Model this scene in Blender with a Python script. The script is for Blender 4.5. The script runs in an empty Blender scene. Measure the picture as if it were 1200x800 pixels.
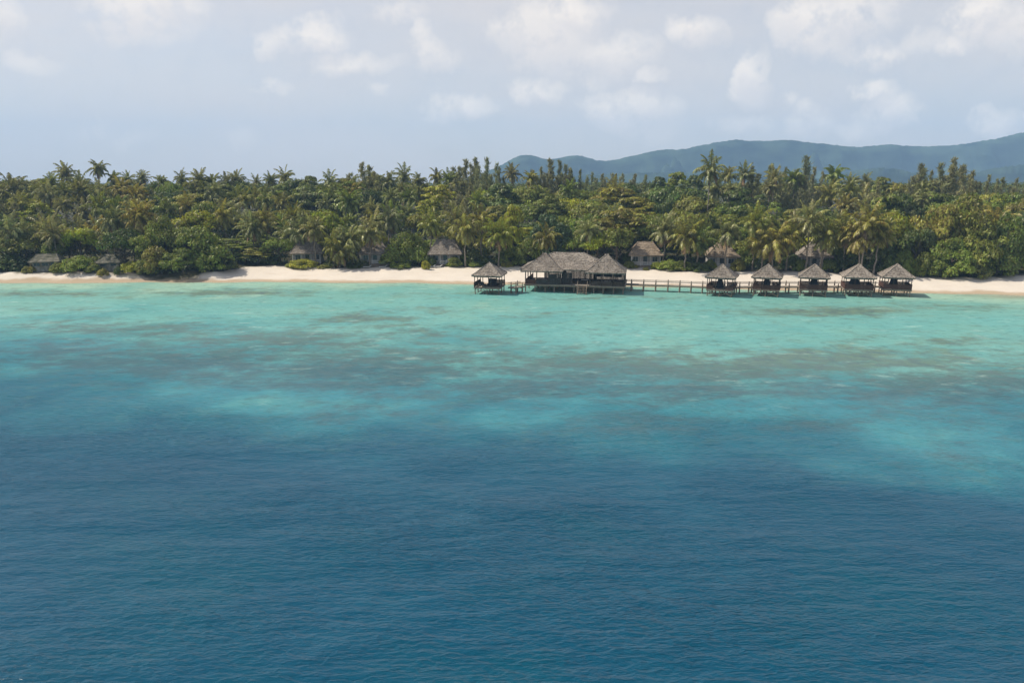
import bpy, math, random
import numpy as np
from mathutils import Vector, Matrix
R = math.radians
rng = np.random.default_rng(7)
random.seed(7)
scene = bpy.context.scene
COL = scene.collection

# ------------------------------------------------------------------ camera geometry
H_CAM, F_PX = 22.0, 800.0
TH = math.atan((400 - 213) / F_PX)
CT, ST = math.cos(TH), math.sin(TH)

def ray(u, v):
    a, b = (u - 600) / F_PX, -(v - 400) / F_PX
    return np.array([a, CT + b * ST, -ST + b * CT])

def at_y(u, v, y):
    d = ray(u, v); t = y / d[1]
    return Vector((d[0] * t, y, H_CAM + d[2] * t))

def at_z(u, v, z):
    d = ray(u, v); t = (z - H_CAM) / d[2]
    return Vector((d[0] * t, d[1] * t, z))

def project(x, y, z):
    zz = z - H_CAM
    dep = y * CT - zz * ST
    up = y * ST + zz * CT
    dep = np.maximum(dep, 1e-3)
    return 600 + F_PX * x / dep, 400 - F_PX * up / dep, dep

# ------------------------------------------------------------------ shoreline / terrain
shore_px = [(-200, 333), (0, 331), (100, 330.5), (200, 330), (300, 329.5), (400, 330), (500, 331), (560, 332), (640, 333), (740, 334.5), (800, 336),
            (850, 337.5), (920, 339), (1000, 340.5), (1070, 342), (1130, 343.5), (1200, 345.5), (1400, 352)]
veg_px = [(-200, 321), (0, 320.5), (100, 321), (160, 321.5), (215, 322.5), (255, 320), (285, 314), (330, 312.5), (400, 315), (470, 314), (520, 314), (560, 313), (640, 314),
          (740, 315), (800, 318), (860, 319), (920, 320), (980, 321), (1030, 324), (1070, 325), (1120, 327), (1160, 326), (1200, 323), (1400, 325)]
sp = [at_z(u, v, 0.0) for u, v in shore_px]
SX, SY = np.array([p.x for p in sp]), np.array([p.y for p in sp])
vp = [at_z(u, v, 1.45) for u, v in veg_px]
VX, VY = np.array([p.x for p in vp]), np.array([p.y for p in vp])

def shore_y(x): return np.interp(x, SX, SY) + 0.5 * np.sin(np.asarray(x) * 0.21) + 0.3 * np.sin(np.asarray(x) * 0.53 + 1)
def veg_y(x): return np.interp(x, VX, VY) + 0.6 * np.sin(np.asarray(x) * 0.37 + 2) + 0.4 * np.sin(np.asarray(x) * 0.9)

def ground_z(x, y):
    x, y = np.asarray(x, float), np.asarray(y, float)
    sy, vy = shore_y(x), veg_y(x)
    s = y - sy
    w = np.maximum(vy - sy, 4)
    beach = 1.55 * np.clip(s / w, 0, 1) ** 0.85
    land = np.clip(y - vy, 0, 95) * 0.036
    sea = np.maximum(s * 0.05, -9) * (s < 0)
    return np.where(s < 0, sea, beach + land)

def gz(x, y): return float(ground_z(x, y))

def ground_hit(u, v):
    y = 150.0
    for _ in range(40):
        p = at_y(u, v, y)
        p2 = at_z(u, v, max(gz(p.x, y), 0))
        y += (p2.y - y) * 0.6
    p = at_y(u, v, y)
    return Vector((p.x, y, gz(p.x, y)))

# ------------------------------------------------------------------ materials
def new_mat(name):
    m = bpy.data.materials.new(name); m.use_nodes = True
    nt = m.node_tree; nt.nodes.clear()
    out = nt.nodes.new('ShaderNodeOutputMaterial')
    return m, nt, out

def N(nt, typ, **kw):
    n = nt.nodes.new(typ)
    for k, v in kw.items():
        if k in n.inputs.keys() if isinstance(k, str) else False:
            n.inputs[k].default_value = v
        else:
            setattr(n, k, v)
    return n

def link(nt, a, b): nt.links.new(a, b)

def rgba(c): return (c[0], c[1], c[2], 1)

def surface(name, c1, c2, scale=(4, 4, 4), rough=0.85, bump=0.03, detail=4, spec=0.25, vary=0.0):
    """two-tone weathered surface from an object-space noise"""
    m, nt, out = new_mat(name)
    tc = nt.nodes.new('ShaderNodeTexCoord')
    mp = nt.nodes.new('ShaderNodeMapping'); mp.inputs['Scale'].default_value = scale
    link(nt, tc.outputs['Object'], mp.inputs['Vector'])
    nz = N(nt, 'ShaderNodeTexNoise'); nz.inputs['Scale'].default_value = 1; nz.inputs['Detail'].default_value = detail
    link(nt, mp.outputs[0], nz.inputs['Vector'])
    rp = nt.nodes.new('ShaderNodeValToRGB')
    rp.color_ramp.elements[0].position = 0.32; rp.color_ramp.elements[0].color = rgba(c1)
    rp.color_ramp.elements[1].position = 0.68; rp.color_ramp.elements[1].color = rgba(c2)
    link(nt, nz.outputs[0], rp.inputs[0])
    b = nt.nodes.new('ShaderNodeBsdfPrincipled')
    b.inputs['Roughness'].default_value = rough
    b.inputs['Specular IOR Level'].default_value = spec
    if vary:
        oi = nt.nodes.new('ShaderNodeObjectInfo'); mr = nt.nodes.new('ShaderNodeMapRange'); mr.inputs[3].default_value = 1 - vary; mr.inputs[4].default_value = 1 + vary
        link(nt, oi.outputs['Random'], mr.inputs[0])
        big = nt.nodes.new('ShaderNodeTexNoise'); big.inputs['Scale'].default_value = 0.55; big.inputs['Detail'].default_value = 4; link(nt, tc.outputs['Object'], big.inputs['Vector'])
        mr4 = nt.nodes.new('ShaderNodeMapRange'); mr4.inputs[1].default_value = 0.35; mr4.inputs[2].default_value = 0.65; mr4.inputs[3].default_value = 0.78; mr4.inputs[4].default_value = 1.2; link(nt, big.outputs[0], mr4.inputs[0])
        mm = nt.nodes.new('ShaderNodeMath'); mm.operation = 'MULTIPLY'; link(nt, mr.outputs[0], mm.inputs[0]); link(nt, mr4.outputs[0], mm.inputs[1])
        sc = nt.nodes.new('ShaderNodeVectorMath'); sc.operation = 'SCALE'; link(nt, rp.outputs[0], sc.inputs[0]); link(nt, mm.outputs[0], sc.inputs['Scale'])
        link(nt, sc.outputs[0], b.inputs['Base Color'])
    else:
        link(nt, rp.outputs[0], b.inputs['Base Color'])
    bp = nt.nodes.new('ShaderNodeBump'); bp.inputs['Distance'].default_value = bump; bp.inputs['Strength'].default_value = 0.8
    link(nt, nz.outputs[0], bp.inputs['Height']); link(nt, bp.outputs[0], b.inputs['Normal'])
    link(nt, b.outputs[0], out.inputs[0])
    return m

def leaf_mat(name, trans=0.3, gloss=0.10, rough=0.45, scale=1.2):
    """foliage: tint comes from the object's colour, varied in clumps and per leaf"""
    m, nt, out = new_mat(name)
    oi = nt.nodes.new('ShaderNodeObjectInfo')
    geo = nt.nodes.new('ShaderNodeNewGeometry')
    tc = nt.nodes.new('ShaderNodeTexCoord')
    nz = nt.nodes.new('ShaderNodeTexNoise'); nz.inputs['Scale'].default_value = scale; nz.inputs['Detail'].default_value = 3
    link(nt, tc.outputs['Object'], nz.inputs['Vector'])
    mr = nt.nodes.new('ShaderNodeMapRange'); mr.inputs[1].default_value = 0.3; mr.inputs[2].default_value = 0.7; mr.inputs[3].default_value = 0.65; mr.inputs[4].default_value = 1.35
    link(nt, nz.outputs[0], mr.inputs[0])
    mr2 = nt.nodes.new('ShaderNodeMapRange'); mr2.inputs[3].default_value = 0.6; mr2.inputs[4].default_value = 1.45
    link(nt, geo.outputs['Random Per Island'], mr2.inputs[0])
    mul = nt.nodes.new('ShaderNodeMath'); mul.operation = 'MULTIPLY'
    link(nt, mr.outputs[0], mul.inputs[0]); link(nt, mr2.outputs[0], mul.inputs[1])
    sc = nt.nodes.new('ShaderNodeVectorMath'); sc.operation = 'SCALE'
    link(nt, oi.outputs['Color'], sc.inputs[0]); link(nt, mul.outputs[0], sc.inputs['Scale'])
    hs = nt.nodes.new('ShaderNodeHueSaturation')
    mr3 = nt.nodes.new('ShaderNodeMapRange'); mr3.inputs[3].default_value = 0.47; mr3.inputs[4].default_value = 0.53
    link(nt, geo.outputs['Random Per Island'], mr3.inputs[0])
    link(nt, sc.outputs[0], hs.inputs['Color']); link(nt, mr3.outputs[0], hs.inputs['Hue'])
    d = nt.nodes.new('ShaderNodeBsdfDiffuse'); t = nt.nodes.new('ShaderNodeBsdfTranslucent'); g = nt.nodes.new('ShaderNodeBsdfGlossy')
    g.inputs['Roughness'].default_value = rough; g.inputs['Color'].default_value = (0.9, 0.9, 0.75, 1)
    link(nt, hs.outputs[0], d.inputs[0]); link(nt, hs.outputs[0], t.inputs[0])
    m1 = nt.nodes.new('ShaderNodeMixShader'); m1.inputs[0].default_value = trans
    link(nt, d.outputs[0], m1.inputs[1]); link(nt, t.outputs[0], m1.inputs[2])
    m2 = nt.nodes.new('ShaderNodeMixShader'); m2.inputs[0].default_value = gloss
    link(nt, m1.outputs[0], m2.inputs[1]); link(nt, g.outputs[0], m2.inputs[2])
    link(nt, m2.outputs[0], out.inputs[0])
    return m

M = {}
M['thatch'] = surface('thatch', (0.095, 0.079, 0.063), (0.272, 0.236, 0.198), (3.5, 3.5, 1.2), 0.95, 0.10, 9, 0.1, 0.16)
M['thatch_tan'] = surface('tan thatch', (0.13, 0.098, 0.07), (0.31, 0.25, 0.185), (3.5, 3.5, 1.2), 0.95, 0.10, 9, 0.1, 0.12)
M['thatch_old'] = surface('old mossy thatch', (0.055, 0.06, 0.035), (0.24, 0.215, 0.17), (0.8, 0.8, 0.8), 0.95, 0.06, 5, 0.1)
M['wood'] = surface('weathered timber', (0.13, 0.10, 0.075), (0.27, 0.22, 0.17), (3, 3, 9), 0.8, 0.01)
M['wood_dark'] = surface('dark timber', (0.035, 0.024, 0.019), (0.085, 0.06, 0.047), (3, 3, 9), 0.7, 0.01)
M['wood_red'] = surface('red brown railing boards', (0.055, 0.026, 0.018), (0.115, 0.057, 0.04), (2, 2, 14), 0.7, 0.01)
M['deck'] = surface('decking', (0.20, 0.165, 0.125), (0.36, 0.31, 0.25), (1, 9, 4), 0.8, 0.01)
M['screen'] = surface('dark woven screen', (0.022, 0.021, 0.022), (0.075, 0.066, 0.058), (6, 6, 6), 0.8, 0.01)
M['fabric_dark'] = surface('charcoal fabric', (0.02, 0.022, 0.03), (0.045, 0.05, 0.06), (3, 3, 3), 0.9, 0.01)
M['wall_white'] = surface('limewashed wall', (0.24, 0.23, 0.21), (0.44, 0.425, 0.40), (1.5, 1.5, 1.5), 0.85, 0.006)
M['wall_grey'] = surface('mildewed grey wall', (0.09, 0.09, 0.07), (0.40, 0.38, 0.33), (1.3, 1.3, 0.6), 0.9, 0.01)
M['white'] = surface('white paint', (0.50, 0.50, 0.48), (0.66, 0.66, 0.64), (3, 3, 3), 0.6, 0.002)
M['glass'] = surface('dark window glass', (0.03, 0.04, 0.05), (0.06, 0.07, 0.08), (1, 1, 1), 0.12, 0.0, 1, 0.5)
M['trunk'] = surface('palm trunk', (0.13, 0.11, 0.085), (0.29, 0.25, 0.2), (2, 2, 7), 0.95, 0.02)
M['bark'] = surface('bark', (0.055, 0.043, 0.032), (0.14, 0.11, 0.085), (3, 3, 1), 0.95, 0.03)
M['leaf'] = leaf_mat('broad leaves', 0.42, 0.03, 0.5, 1.5)
M['frond'] = leaf_mat('palm fronds', 0.38, 0.05, 0.42, 0.6)
M['needle'] = leaf_mat('casuarina needles', 0.4, 0.02, 0.6, 1.0)
M['dry'] = surface('dry frond', (0.15, 0.095, 0.05), (0.29, 0.2, 0.11), (2, 2, 2), 0.9, 0.0)

# ------------------------------------------------------------------ mesh builder
class MB:
    def __init__(s): s.v, s.f, s.mi = [], [], []
    def add(s, vs, fs, mi=0):
        o = len(s.v); s.v += [tuple(p) for p in vs]
        s.f += [tuple(i + o for i in f) for f in fs]; s.mi += [mi] * len(fs)
    def box(s, c, d, rz=0.0, mi=0):
        cx, cy, cz = c; x, y, z = d[0] / 2, d[1] / 2, d[2] / 2
        ca, sa = math.cos(rz), math.sin(rz)
        vs = []
        for dz in (-z, z):
            for dx, dy in ((-x, -y), (x, -y), (x, y), (-x, y)):
                vs.append((cx + dx * ca - dy * sa, cy + dx * sa + dy * ca, cz + dz))
        s.add(vs, [(3, 2, 1, 0), (4, 5, 6, 7), (0, 1, 5, 4), (1, 2, 6, 5), (2, 3, 7, 6), (3, 0, 4, 7)], mi)
        return s
    def tube(s, pts, rad, n=6, mi=0, cap=True):
        pts = [Vector(p) for p in pts]
        if not hasattr(rad, '__len__'): rad = [rad] * len(pts)
        o = []
        for i, p in enumerate(pts):
            t = (pts[min(i + 1, len(pts) - 1)] - pts[max(i - 1, 0)]).normalized()
            a = t.cross(Vector((0, 0, 1)) if abs(t.z) < 0.9 else Vector((1, 0, 0))).normalized(); b = t.cross(a)
            for k in range(n):
                an = 2 * math.pi * k / n
                o.append(p + (a * math.cos(an) + b * math.sin(an)) * rad[i])
        fs = [(i * n + k, i * n + (k + 1) % n, (i + 1) * n + (k + 1) % n, (i + 1) * n + k) for i in range(len(pts) - 1) for k in range(n)]
        if cap: fs += [tuple(range(n - 1, -1, -1)), tuple((len(pts) - 1) * n + k for k in range(n))]
        s.add(o, fs, mi); return s
    def mesh(s, name, mats):
        me = bpy.data.meshes.new(name)
        me.from_pydata(s.v, [], s.f)
        for m in mats: me.materials.append(m)
        if len(mats) > 1: me.polygons.foreach_set('material_index', s.mi)
        me.update(); return me
    def build(s, name, mat, parent=None, smooth=False):
        me = s.mesh(name, [mat] if not isinstance(mat, (list, tuple)) else mat)
        if smooth: me.polygons.foreach_set('use_smooth', [True] * len(me.polygons))
        return put(name, me, parent)

def put(name, me, parent=None):
    o = bpy.data.objects.new(name, me); COL.objects.link(o)
    if parent is not None: o.parent = parent
    return o

def tag(o, label, cat, group=None):
    o['label'] = label; o['category'] = cat
    if group: o['group'] = group
    return o

def thing(name, label, cat, loc, rz=0.0, group=None):
    o = bpy.data.objects.new(name, None); COL.objects.link(o)
    o.location = loc; o.rotation_euler = (0, 0, rz)
    o.empty_display_size = 0.3
    return tag(o, label, cat, group)

def np_mesh(name, verts, quads, mats):
    """verts (n,3), quads (m,4)"""
    me = bpy.data.meshes.new(name)
    me.vertices.add(len(verts)); me.vertices.foreach_set('co', np.asarray(verts, np.float32).ravel())
    k = quads.shape[1]
    me.loops.add(quads.size); me.loops.foreach_set('vertex_index', quads.astype(np.int32).ravel())
    me.polygons.add(len(quads)); me.polygons.foreach_set('loop_start', np.arange(0, quads.size, k, dtype=np.int32))
    for m in mats: me.materials.append(m)
    me.update(calc_edges=True); me.validate()
    return me

# ------------------------------------------------------------------ camera, light, sky
cam = bpy.data.cameras.new('camera'); cam.sensor_width = 36; cam.lens = 36 * F_PX / 1200; cam.clip_start = 0.5; cam.clip_end = 30000
co = bpy.data.objects.new('camera', cam); COL.objects.link(co)
co.location = (0, 0, H_CAM); co.rotation_euler = (math.pi / 2 - TH, 0, 0)
scene.camera = co

SUN_EL, SUN_AZ = R(50), R(281)      # azimuth clockwise from +Y: from the left, slightly beyond the beach
sd = Vector((math.cos(SUN_EL) * math.sin(SUN_AZ), math.cos(SUN_EL) * math.cos(SUN_AZ), math.sin(SUN_EL)))
sl = bpy.data.lights.new('sun', 'SUN'); sl.energy = 4.9; sl.angle = R(0.6); sl.color = (1.0, 0.92, 0.79)
so = bpy.data.objects.new('sun', sl); COL.objects.link(so)
so.rotation_euler = sd.to_track_quat('Z', 'Y').to_euler(); so.location = (-100, 20, 150)

w = bpy.data.worlds.new('World'); scene.world = w; w.use_nodes = True
nt = w.node_tree; nt.nodes.clear()
wo = nt.nodes.new('ShaderNodeOutputWorld'); bg = nt.nodes.new('ShaderNodeBackground')
sky = nt.nodes.new('ShaderNodeTexSky'); sky.sky_type = 'NISHITA'; sky.sun_disc = False
sky.sun_elevation = SUN_EL; sky.sun_rotation = SUN_AZ; sky.altitude = 0; sky.air_density = 1.0; sky.dust_density = 1.6; sky.ozone_density = 1.3
bg.inputs['Strength'].default_value = 0.122
tc = nt.nodes.new('ShaderNodeTexCoord')
sep = nt.nodes.new('ShaderNodeSeparateXYZ'); link(nt, tc.outputs['Generated'], sep.inputs[0])
def MTH(op, a, b=None, c=None, clamp=False):
    n = nt.nodes.new('ShaderNodeMath'); n.operation = op; n.use_clamp = clamp
    for i, x in enumerate((a, b, c)):
        if x is None: continue
        if isinstance(x, (int, float)): n.inputs[i].default_value = x
        else: link(nt, x, n.inputs[i])
    return n.outputs[0]
ay = MTH('MAXIMUM', MTH('ABSOLUTE', sep.outputs[1]), 0.05)
ca_, cb_ = MTH('DIVIDE', sep.outputs[0], ay), MTH('DIVIDE', sep.outputs[2], ay)     # tangent-plane coordinates of the sky ahead
cmb = nt.nodes.new('ShaderNodeCombineXYZ'); link(nt, ca_, cmb.inputs[0]); link(nt, cb_, cmb.inputs[1])
wn = nt.nodes.new('ShaderNodeTexNoise'); wn.inputs['Scale'].default_value = 13; wn.inputs['Detail'].default_value = 5; wn.inputs['Roughness'].default_value = 0.6
link(nt, cmb.outputs[0], wn.inputs['Vector'])
wv = nt.nodes.new('ShaderNodeVectorMath'); wv.operation = 'MULTIPLY_ADD'
link(nt, wn.outputs['Color'], wv.inputs[0]); wv.inputs[1].default_value = (0.12, 0.08, 0); 
wv2 = nt.nodes.new('ShaderNodeVectorMath'); wv2.operation = 'ADD'; link(nt, cmb.outputs[0], wv2.inputs[0]); wv2.inputs[1].default_value = (-0.06, -0.04, 0)
link(nt, wv2.outputs[0], wv.inputs[2])
# cumulus puffs: (u, v, half width, half height, strength)
CLOUDS = [(165, 18, 52, 30, .95), (195, 4, 40, 16, .7), (365, 40, 36, 15, .9), (320, 52, 24, 14, .7), (415, 72, 42, 13, .8), (40, 78, 28, 12, .6), (5, 25, 18, 22, .7),
          (508, 62, 26, 18, .75), (498, 36, 14, 16, .65), (540, 130, 34, 14, .85), (318, 106, 14, 7, .5), (455, 108, 16, 9, .5), (470, 5, 30, 14, .6),
          (640, 40, 50, 36, .95), (605, 36, 26, 26, .9), (670, 12, 40, 20, 1.0), (715, 62, 46, 20, .8), (650, 58, 36, 12, .8), (735, 130, 52, 20, .9), (628, 106, 22, 13, .75), (760, 90, 12, 9, .7),
          (812, 40, 26, 20, .95), (878, 90, 15, 30, 1.0), (866, 112, 16, 14, .7), (690, 90, 30, 14, .5),
          (950, 30, 36, 24, 1.0), (1000, 20, 46, 24, .9), (1030, 60, 34, 13, .85), (970, 44, 40, 14, .8), (1150, 22, 40, 26, 1.15), (1112, 55, 18, 12, .9), (1085, 50, 20, 12, .5),
          (1020, 104, 18, 12, .95), (1042, 126, 22, 18, .9), (950, 142, 24, 16, .75), (925, 116, 14, 9, .65), (1010, 146, 26, 12, .6), (1170, 143, 24, 17, 1.0), (1195, 150, 16, 14, .8),
          (290, 160, 16, 12, .35), (160, 166, 24, 8, .35), (110, 155, 18, 8, .3), (870, 150, 30, 10, .5), (760, 150, 40, 12, .45), (1220, 30, 40, 30, .9), (-60, 40, 60, 30, .8), (1290, 90, 60, 30, .9)]
acc = None
for (u, v, ru, rv, st) in CLOUDS:
    d = ray(u, v); k = 1 / F_PX / (d[1] ** 1)
    s1 = nt.nodes.new('ShaderNodeVectorMath'); s1.operation = 'SUBTRACT'; link(nt, wv.outputs[0], s1.inputs[0]); s1.inputs[1].default_value = (d[0] / d[1], d[2] / d[1], 0)
    s2 = nt.nodes.new('ShaderNodeVectorMath'); s2.operation = 'MULTIPLY'; link(nt, s1.outputs[0], s2.inputs[0]); s2.inputs[1].default_value = (1 / (ru * k * 1.55), 1 / (rv * k * 1.5), 0)
    s3 = nt.nodes.new('ShaderNodeVectorMath'); s3.operation = 'DOT_PRODUCT'; link(nt, s2.outputs[0], s3.inputs[0]); link(nt, s2.outputs[0], s3.inputs[1])
    val = MTH('MULTIPLY', MTH('SUBTRACT', 1.0, s3.outputs['Value'], clamp=True), st * (1.12 if v > 85 else 1.0))
    acc = val if acc is None else MTH('SMOOTH_MAX', acc, val, 0.15)
# loose cloud noise so that the rest of the sky is not empty
fn = nt.nodes.new('ShaderNodeTexNoise'); fn.inputs['Scale'].default_value = 26; fn.inputs['Detail'].default_value = 6; fn.inputs['Roughness'].default_value = 0.62
link(nt, cmb.outputs[0], fn.inputs['Vector'])
dens = MTH('MULTIPLY', acc, MTH('MULTIPLY_ADD', fn.outputs[0], 3.6, -0.85, clamp=True), clamp=True)
vn = nt.nodes.new('ShaderNodeTexNoise'); vn.inputs['Scale'].default_value = 2.6; vn.inputs['Detail'].default_value = 4
mpv = nt.nodes.new('ShaderNodeMapping'); mpv.inputs['Scale'].default_value = (1, 3.0, 1); link(nt, cmb.outputs[0], mpv.inputs[0]); link(nt, mpv.outputs[0], vn.inputs['Vector'])
veil = MTH('MULTIPLY', MTH('SUBTRACT', vn.outputs[0], 0.36, clamp=True), 1.5, clamp=True)
mxv = nt.nodes.new('ShaderNodeMixRGB'); vh = nt.nodes.new('ShaderNodeMapRange'); vh.interpolation_type = 'SMOOTHSTEP'; link(nt, cb_, vh.inputs[0]); vh.inputs[1].default_value = 0.18; vh.inputs[2].default_value = 0.9; vh.inputs[3].default_value = 1.0; vh.inputs[4].default_value = 0.25
link(nt, MTH('MULTIPLY', MTH('MULTIPLY_ADD', veil, 0.6, 0.62, clamp=True), vh.outputs[0]), mxv.inputs[0]); link(nt, sky.outputs[0], mxv.inputs[1]); mxv.inputs[2].default_value = (6.0, 5.45, 5.1, 1)
mxc = nt.nodes.new('ShaderNodeMixRGB'); link(nt, MTH('MULTIPLY', dens, 0.8, clamp=True), mxc.inputs[0]); link(nt, mxv.outputs[0], mxc.inputs[1]); 
# shaded cloud bases: what has cloud between it and the light is greyer
acc2 = None
for (u, v, ru, rv, st) in [c_ for c_ in CLOUDS if c_[4] >= .7]:
    d = ray(u + 4, v + 17); k = 1 / F_PX / d[1]
    s1 = nt.nodes.new('ShaderNodeVectorMath'); s1.operation = 'SUBTRACT'; link(nt, wv.outputs[0], s1.inputs[0]); s1.inputs[1].default_value = (d[0] / d[1], d[2] / d[1], 0)
    s2 = nt.nodes.new('ShaderNodeVectorMath'); s2.operation = 'MULTIPLY'; link(nt, s1.outputs[0], s2.inputs[0]); s2.inputs[1].default_value = (1 / (ru * k * 1.4), 1 / (rv * k * 1.15), 0)
    s3 = nt.nodes.new('ShaderNodeVectorMath'); s3.operation = 'DOT_PRODUCT'; link(nt, s2.outputs[0], s3.inputs[0]); link(nt, s2.outputs[0], s3.inputs[1])
    val = MTH('SUBTRACT', 1.0, s3.outputs['Value'], clamp=True)
    acc2 = val if acc2 is None else MTH('MAXIMUM', acc2, val)
mxs = nt.nodes.new('ShaderNodeMixRGB'); link(nt, MTH('MULTIPLY', acc2, 0.8, clamp=True), mxs.inputs[0]); mxs.inputs[1].default_value = (8.9, 7.9, 6.8, 1); mxs.inputs[2].default_value = (6.9, 6.25, 5.8, 1)
link(nt, mxs.outputs[0], mxc.inputs[2])
link(nt, mxc.outputs[0], bg.inputs[0]); link(nt, bg.outputs[0], wo.inputs[0])

vs_ = scene.view_settings; scene.display_settings.display_device = 'sRGB'
vs_.view_transform = 'Standard'; vs_.look = 'None'; vs_.exposure = 0.2; vs_.gamma = 1; vs_.use_curve_mapping = False
scene.render.engine = 'CYCLES'
cy = scene.cycles
cy.max_bounces = 7; cy.diffuse_bounces = 3; cy.glossy_bounces = 2; cy.transmission_bounces = 4; cy.transparent_max_bounces = 8; cy.volume_bounces = 1
cy.use_adaptive_sampling = True; cy.adaptive_threshold = 0.02
cy.sample_clamp_indirect = 4; cy.sample_clamp_direct = 6
cy.caustics_reflective = False; cy.caustics_refractive = False
cy.use_denoising = True
try:
    cy.denoiser = 'OPENIMAGEDENOISE'; cy.denoising_input_passes = 'RGB_ALBEDO_NORMAL'
except Exception: pass

# ------------------------------------------------------------------ ground
xs = np.concatenate([[-7000, -3000, -1500, -800, -500, -360], np.arange(-280, 281, 1.6), [360, 500, 800, 1500, 3000, 7000]])
ys = np.concatenate([[-3000, -800, -200, 0, 60, 100], np.arange(120, 190, 0.8), np.arange(190, 300, 4), [340, 420, 600, 1000, 1800, 3000, 7000]])
X, Y = np.meshgrid(xs, ys)
Z = ground_z(X, Y)
Z = Z + (0.05 * np.sin(X * 0.8 + 1.3 * np.sin(Y * 0.5)) + 0.04 * np.sin(Y * 1.1 + X * 0.4)) * ((Y - shore_y(X)) > 1)
def grid_mesh(name, X, Y, Z, mat):
    ny, nx = X.shape
    i = np.arange(ny * nx).reshape(ny, nx)
    q = np.stack([i[:-1, :-1], i[:-1, 1:], i[1:, 1:], i[1:, :-1]], -1).reshape(-1, 4)
    me = np_mesh(name, np.stack([X, Y, Z], -1).reshape(-1, 3), q, [mat])
    me.polygons.foreach_set('use_smooth', [True] * len(me.polygons))
    return me
def attr(me, name, arr):
    a = me.attributes.new(name, 'FLOAT', 'POINT'); a.data.foreach_set('value', np.asarray(arr, np.float32).ravel())

m, nt, out = new_mat('sand and forest soil')
def A(name):
    n = nt.nodes.new('ShaderNodeAttribute'); n.attribute_name = name; return n.outputs['Fac']
def NOISE(scale, detail=4, vec=None, rough=0.55):
    n = nt.nodes.new('ShaderNodeTexNoise'); n.inputs['Scale'].default_value = scale; n.inputs['Detail'].default_value = detail; n.inputs['Roughness'].default_value = rough
    link(nt, vec if vec is not None else TC, n.inputs['Vector']); return n.outputs[0]
def MIX(f, a, b):
    n = nt.nodes.new('ShaderNodeMixRGB')
    for i, x in zip((0, 1, 2), (f, a, b)):
        if isinstance(x, (int, float)): n.inputs[i].default_value = x
        elif isinstance(x, tuple): n.inputs[i].default_value = rgba(x)
        else: link(nt, x, n.inputs[i])
    return n.outputs[0]
def RANGE(x, a, b, c=0.0, d=1.0):
    n = nt.nodes.new('ShaderNodeMapRange'); n.interpolation_type = 'SMOOTHSTEP'; link(nt, x, n.inputs[0])
    n.inputs[1].default_value = a; n.inputs[2].default_value = b; n.inputs[3].default_value = c; n.inputs[4].default_value = d
    return n.outputs[0]
TCn = nt.nodes.new('ShaderNodeTexCoord'); TC = TCn.outputs['Object']
sand = MIX(NOISE(0.35, 5), (0.53, 0.465, 0.39), (0.61, 0.55, 0.465))
wr = nt.nodes.new('ShaderNodeMapping'); wr.inputs['Scale'].default_value = (0.25, 1.6, 1); link(nt, TC, wr.inputs[0])
wrack = RANGE(NOISE(0.6, 5, wr.outputs[0]), 0.6, 0.72)
sand = MIX(MTH('MULTIPLY', wrack, 0.35), sand, (0.36, 0.27, 0.19))
wet = RANGE(MTH('ADD', A('sdist'), MTH('MULTIPLY', MTH('SUBTRACT', NOISE(0.25, 3), 0.5), 3.0)), 0.6, 2.2, 1.0, 0.0)
sand = MIX(MTH('MULTIPLY', wet, 0.9), sand, (0.36, 0.27, 0.175))
soil = MIX(NOISE(0.9, 6), (0.03, 0.033, 0.015), (0.085, 0.075, 0.042))
vg = RANGE(MTH('ADD', A('vdist'), MTH('MULTIPLY', MTH('SUBTRACT', NOISE(0.3, 5), 0.5), 7.0)), -0.5, 2.5)
colr = MIX(vg, sand, soil)
b = nt.nodes.new('ShaderNodeBsdfPrincipled'); b.inputs['Roughness'].default_value = 0.95; b.inputs['Specular IOR Level'].default_value = 0.15
link(nt, colr, b.inputs['Base Color'])
bp = nt.nodes.new('ShaderNodeBump'); bp.inputs['Distance'].default_value = 0.12; bp.inputs['Strength'].default_value = 0.7
link(nt, NOISE(1.4, 6), bp.inputs['Height']); link(nt, bp.outputs[0], b.inputs['Normal'])
link(nt, b.outputs[0], out.inputs[0])
me = grid_mesh('ground', X, Y, Z, m)
attr(me, 'vdist', np.clip(Y - veg_y(X), -50, 50)); attr(me, 'sdist', np.clip(Y - shore_y(X), -50, 50))
o = put('ground', me); o['kind'] = 'structure'

# ------------------------------------------------------------------ water
CU = np.array([-200, 0, 200, 400, 600, 800, 1000, 1200, 1400.])
CV = np.array([333, 345, 360, 385, 410, 435, 460, 490, 520, 560, 600, 700, 1200.])
DT = np.array([[.25, .25, .3, .3, .4, .3, .12, .06, .05],
               [.5, .5, .55, .6, .7, .6, .4, .15, .1],
               [.75, .75, .8, .8, .8, .7, .7, .5, .5],
               [1.3, 1.3, 1.3, 1.1, 1.0, .8, .75, .9, .9],
               [2.1, 2.0, 1.8, 1.5, 1.3, 1.05, .8, .85, .9],
               [3.6, 3.2, 2.7, 2.2, 1.8, 1.6, 1.2, 1.0, 1.0],
               [5.4, 4.8, 3.9, 3.0, 2.6, 2.2, 2.0, 1.8, 1.8],
               [7.4, 6.6, 5.5, 4.5, 3.8, 3.1, 2.8, 2.6, 2.6],
               [10, 8.8, 7.6, 6.3, 5.3, 4.6, 4.1, 4, 4],
               [12.5, 12, 11, 9.6, 8.3, 7.2, 6.3, 6.4, 7],
               [15, 15, 14, 13, 12, 10.8, 9.6, 10, 11],
               [18] * 9, [19] * 9], float)
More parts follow.
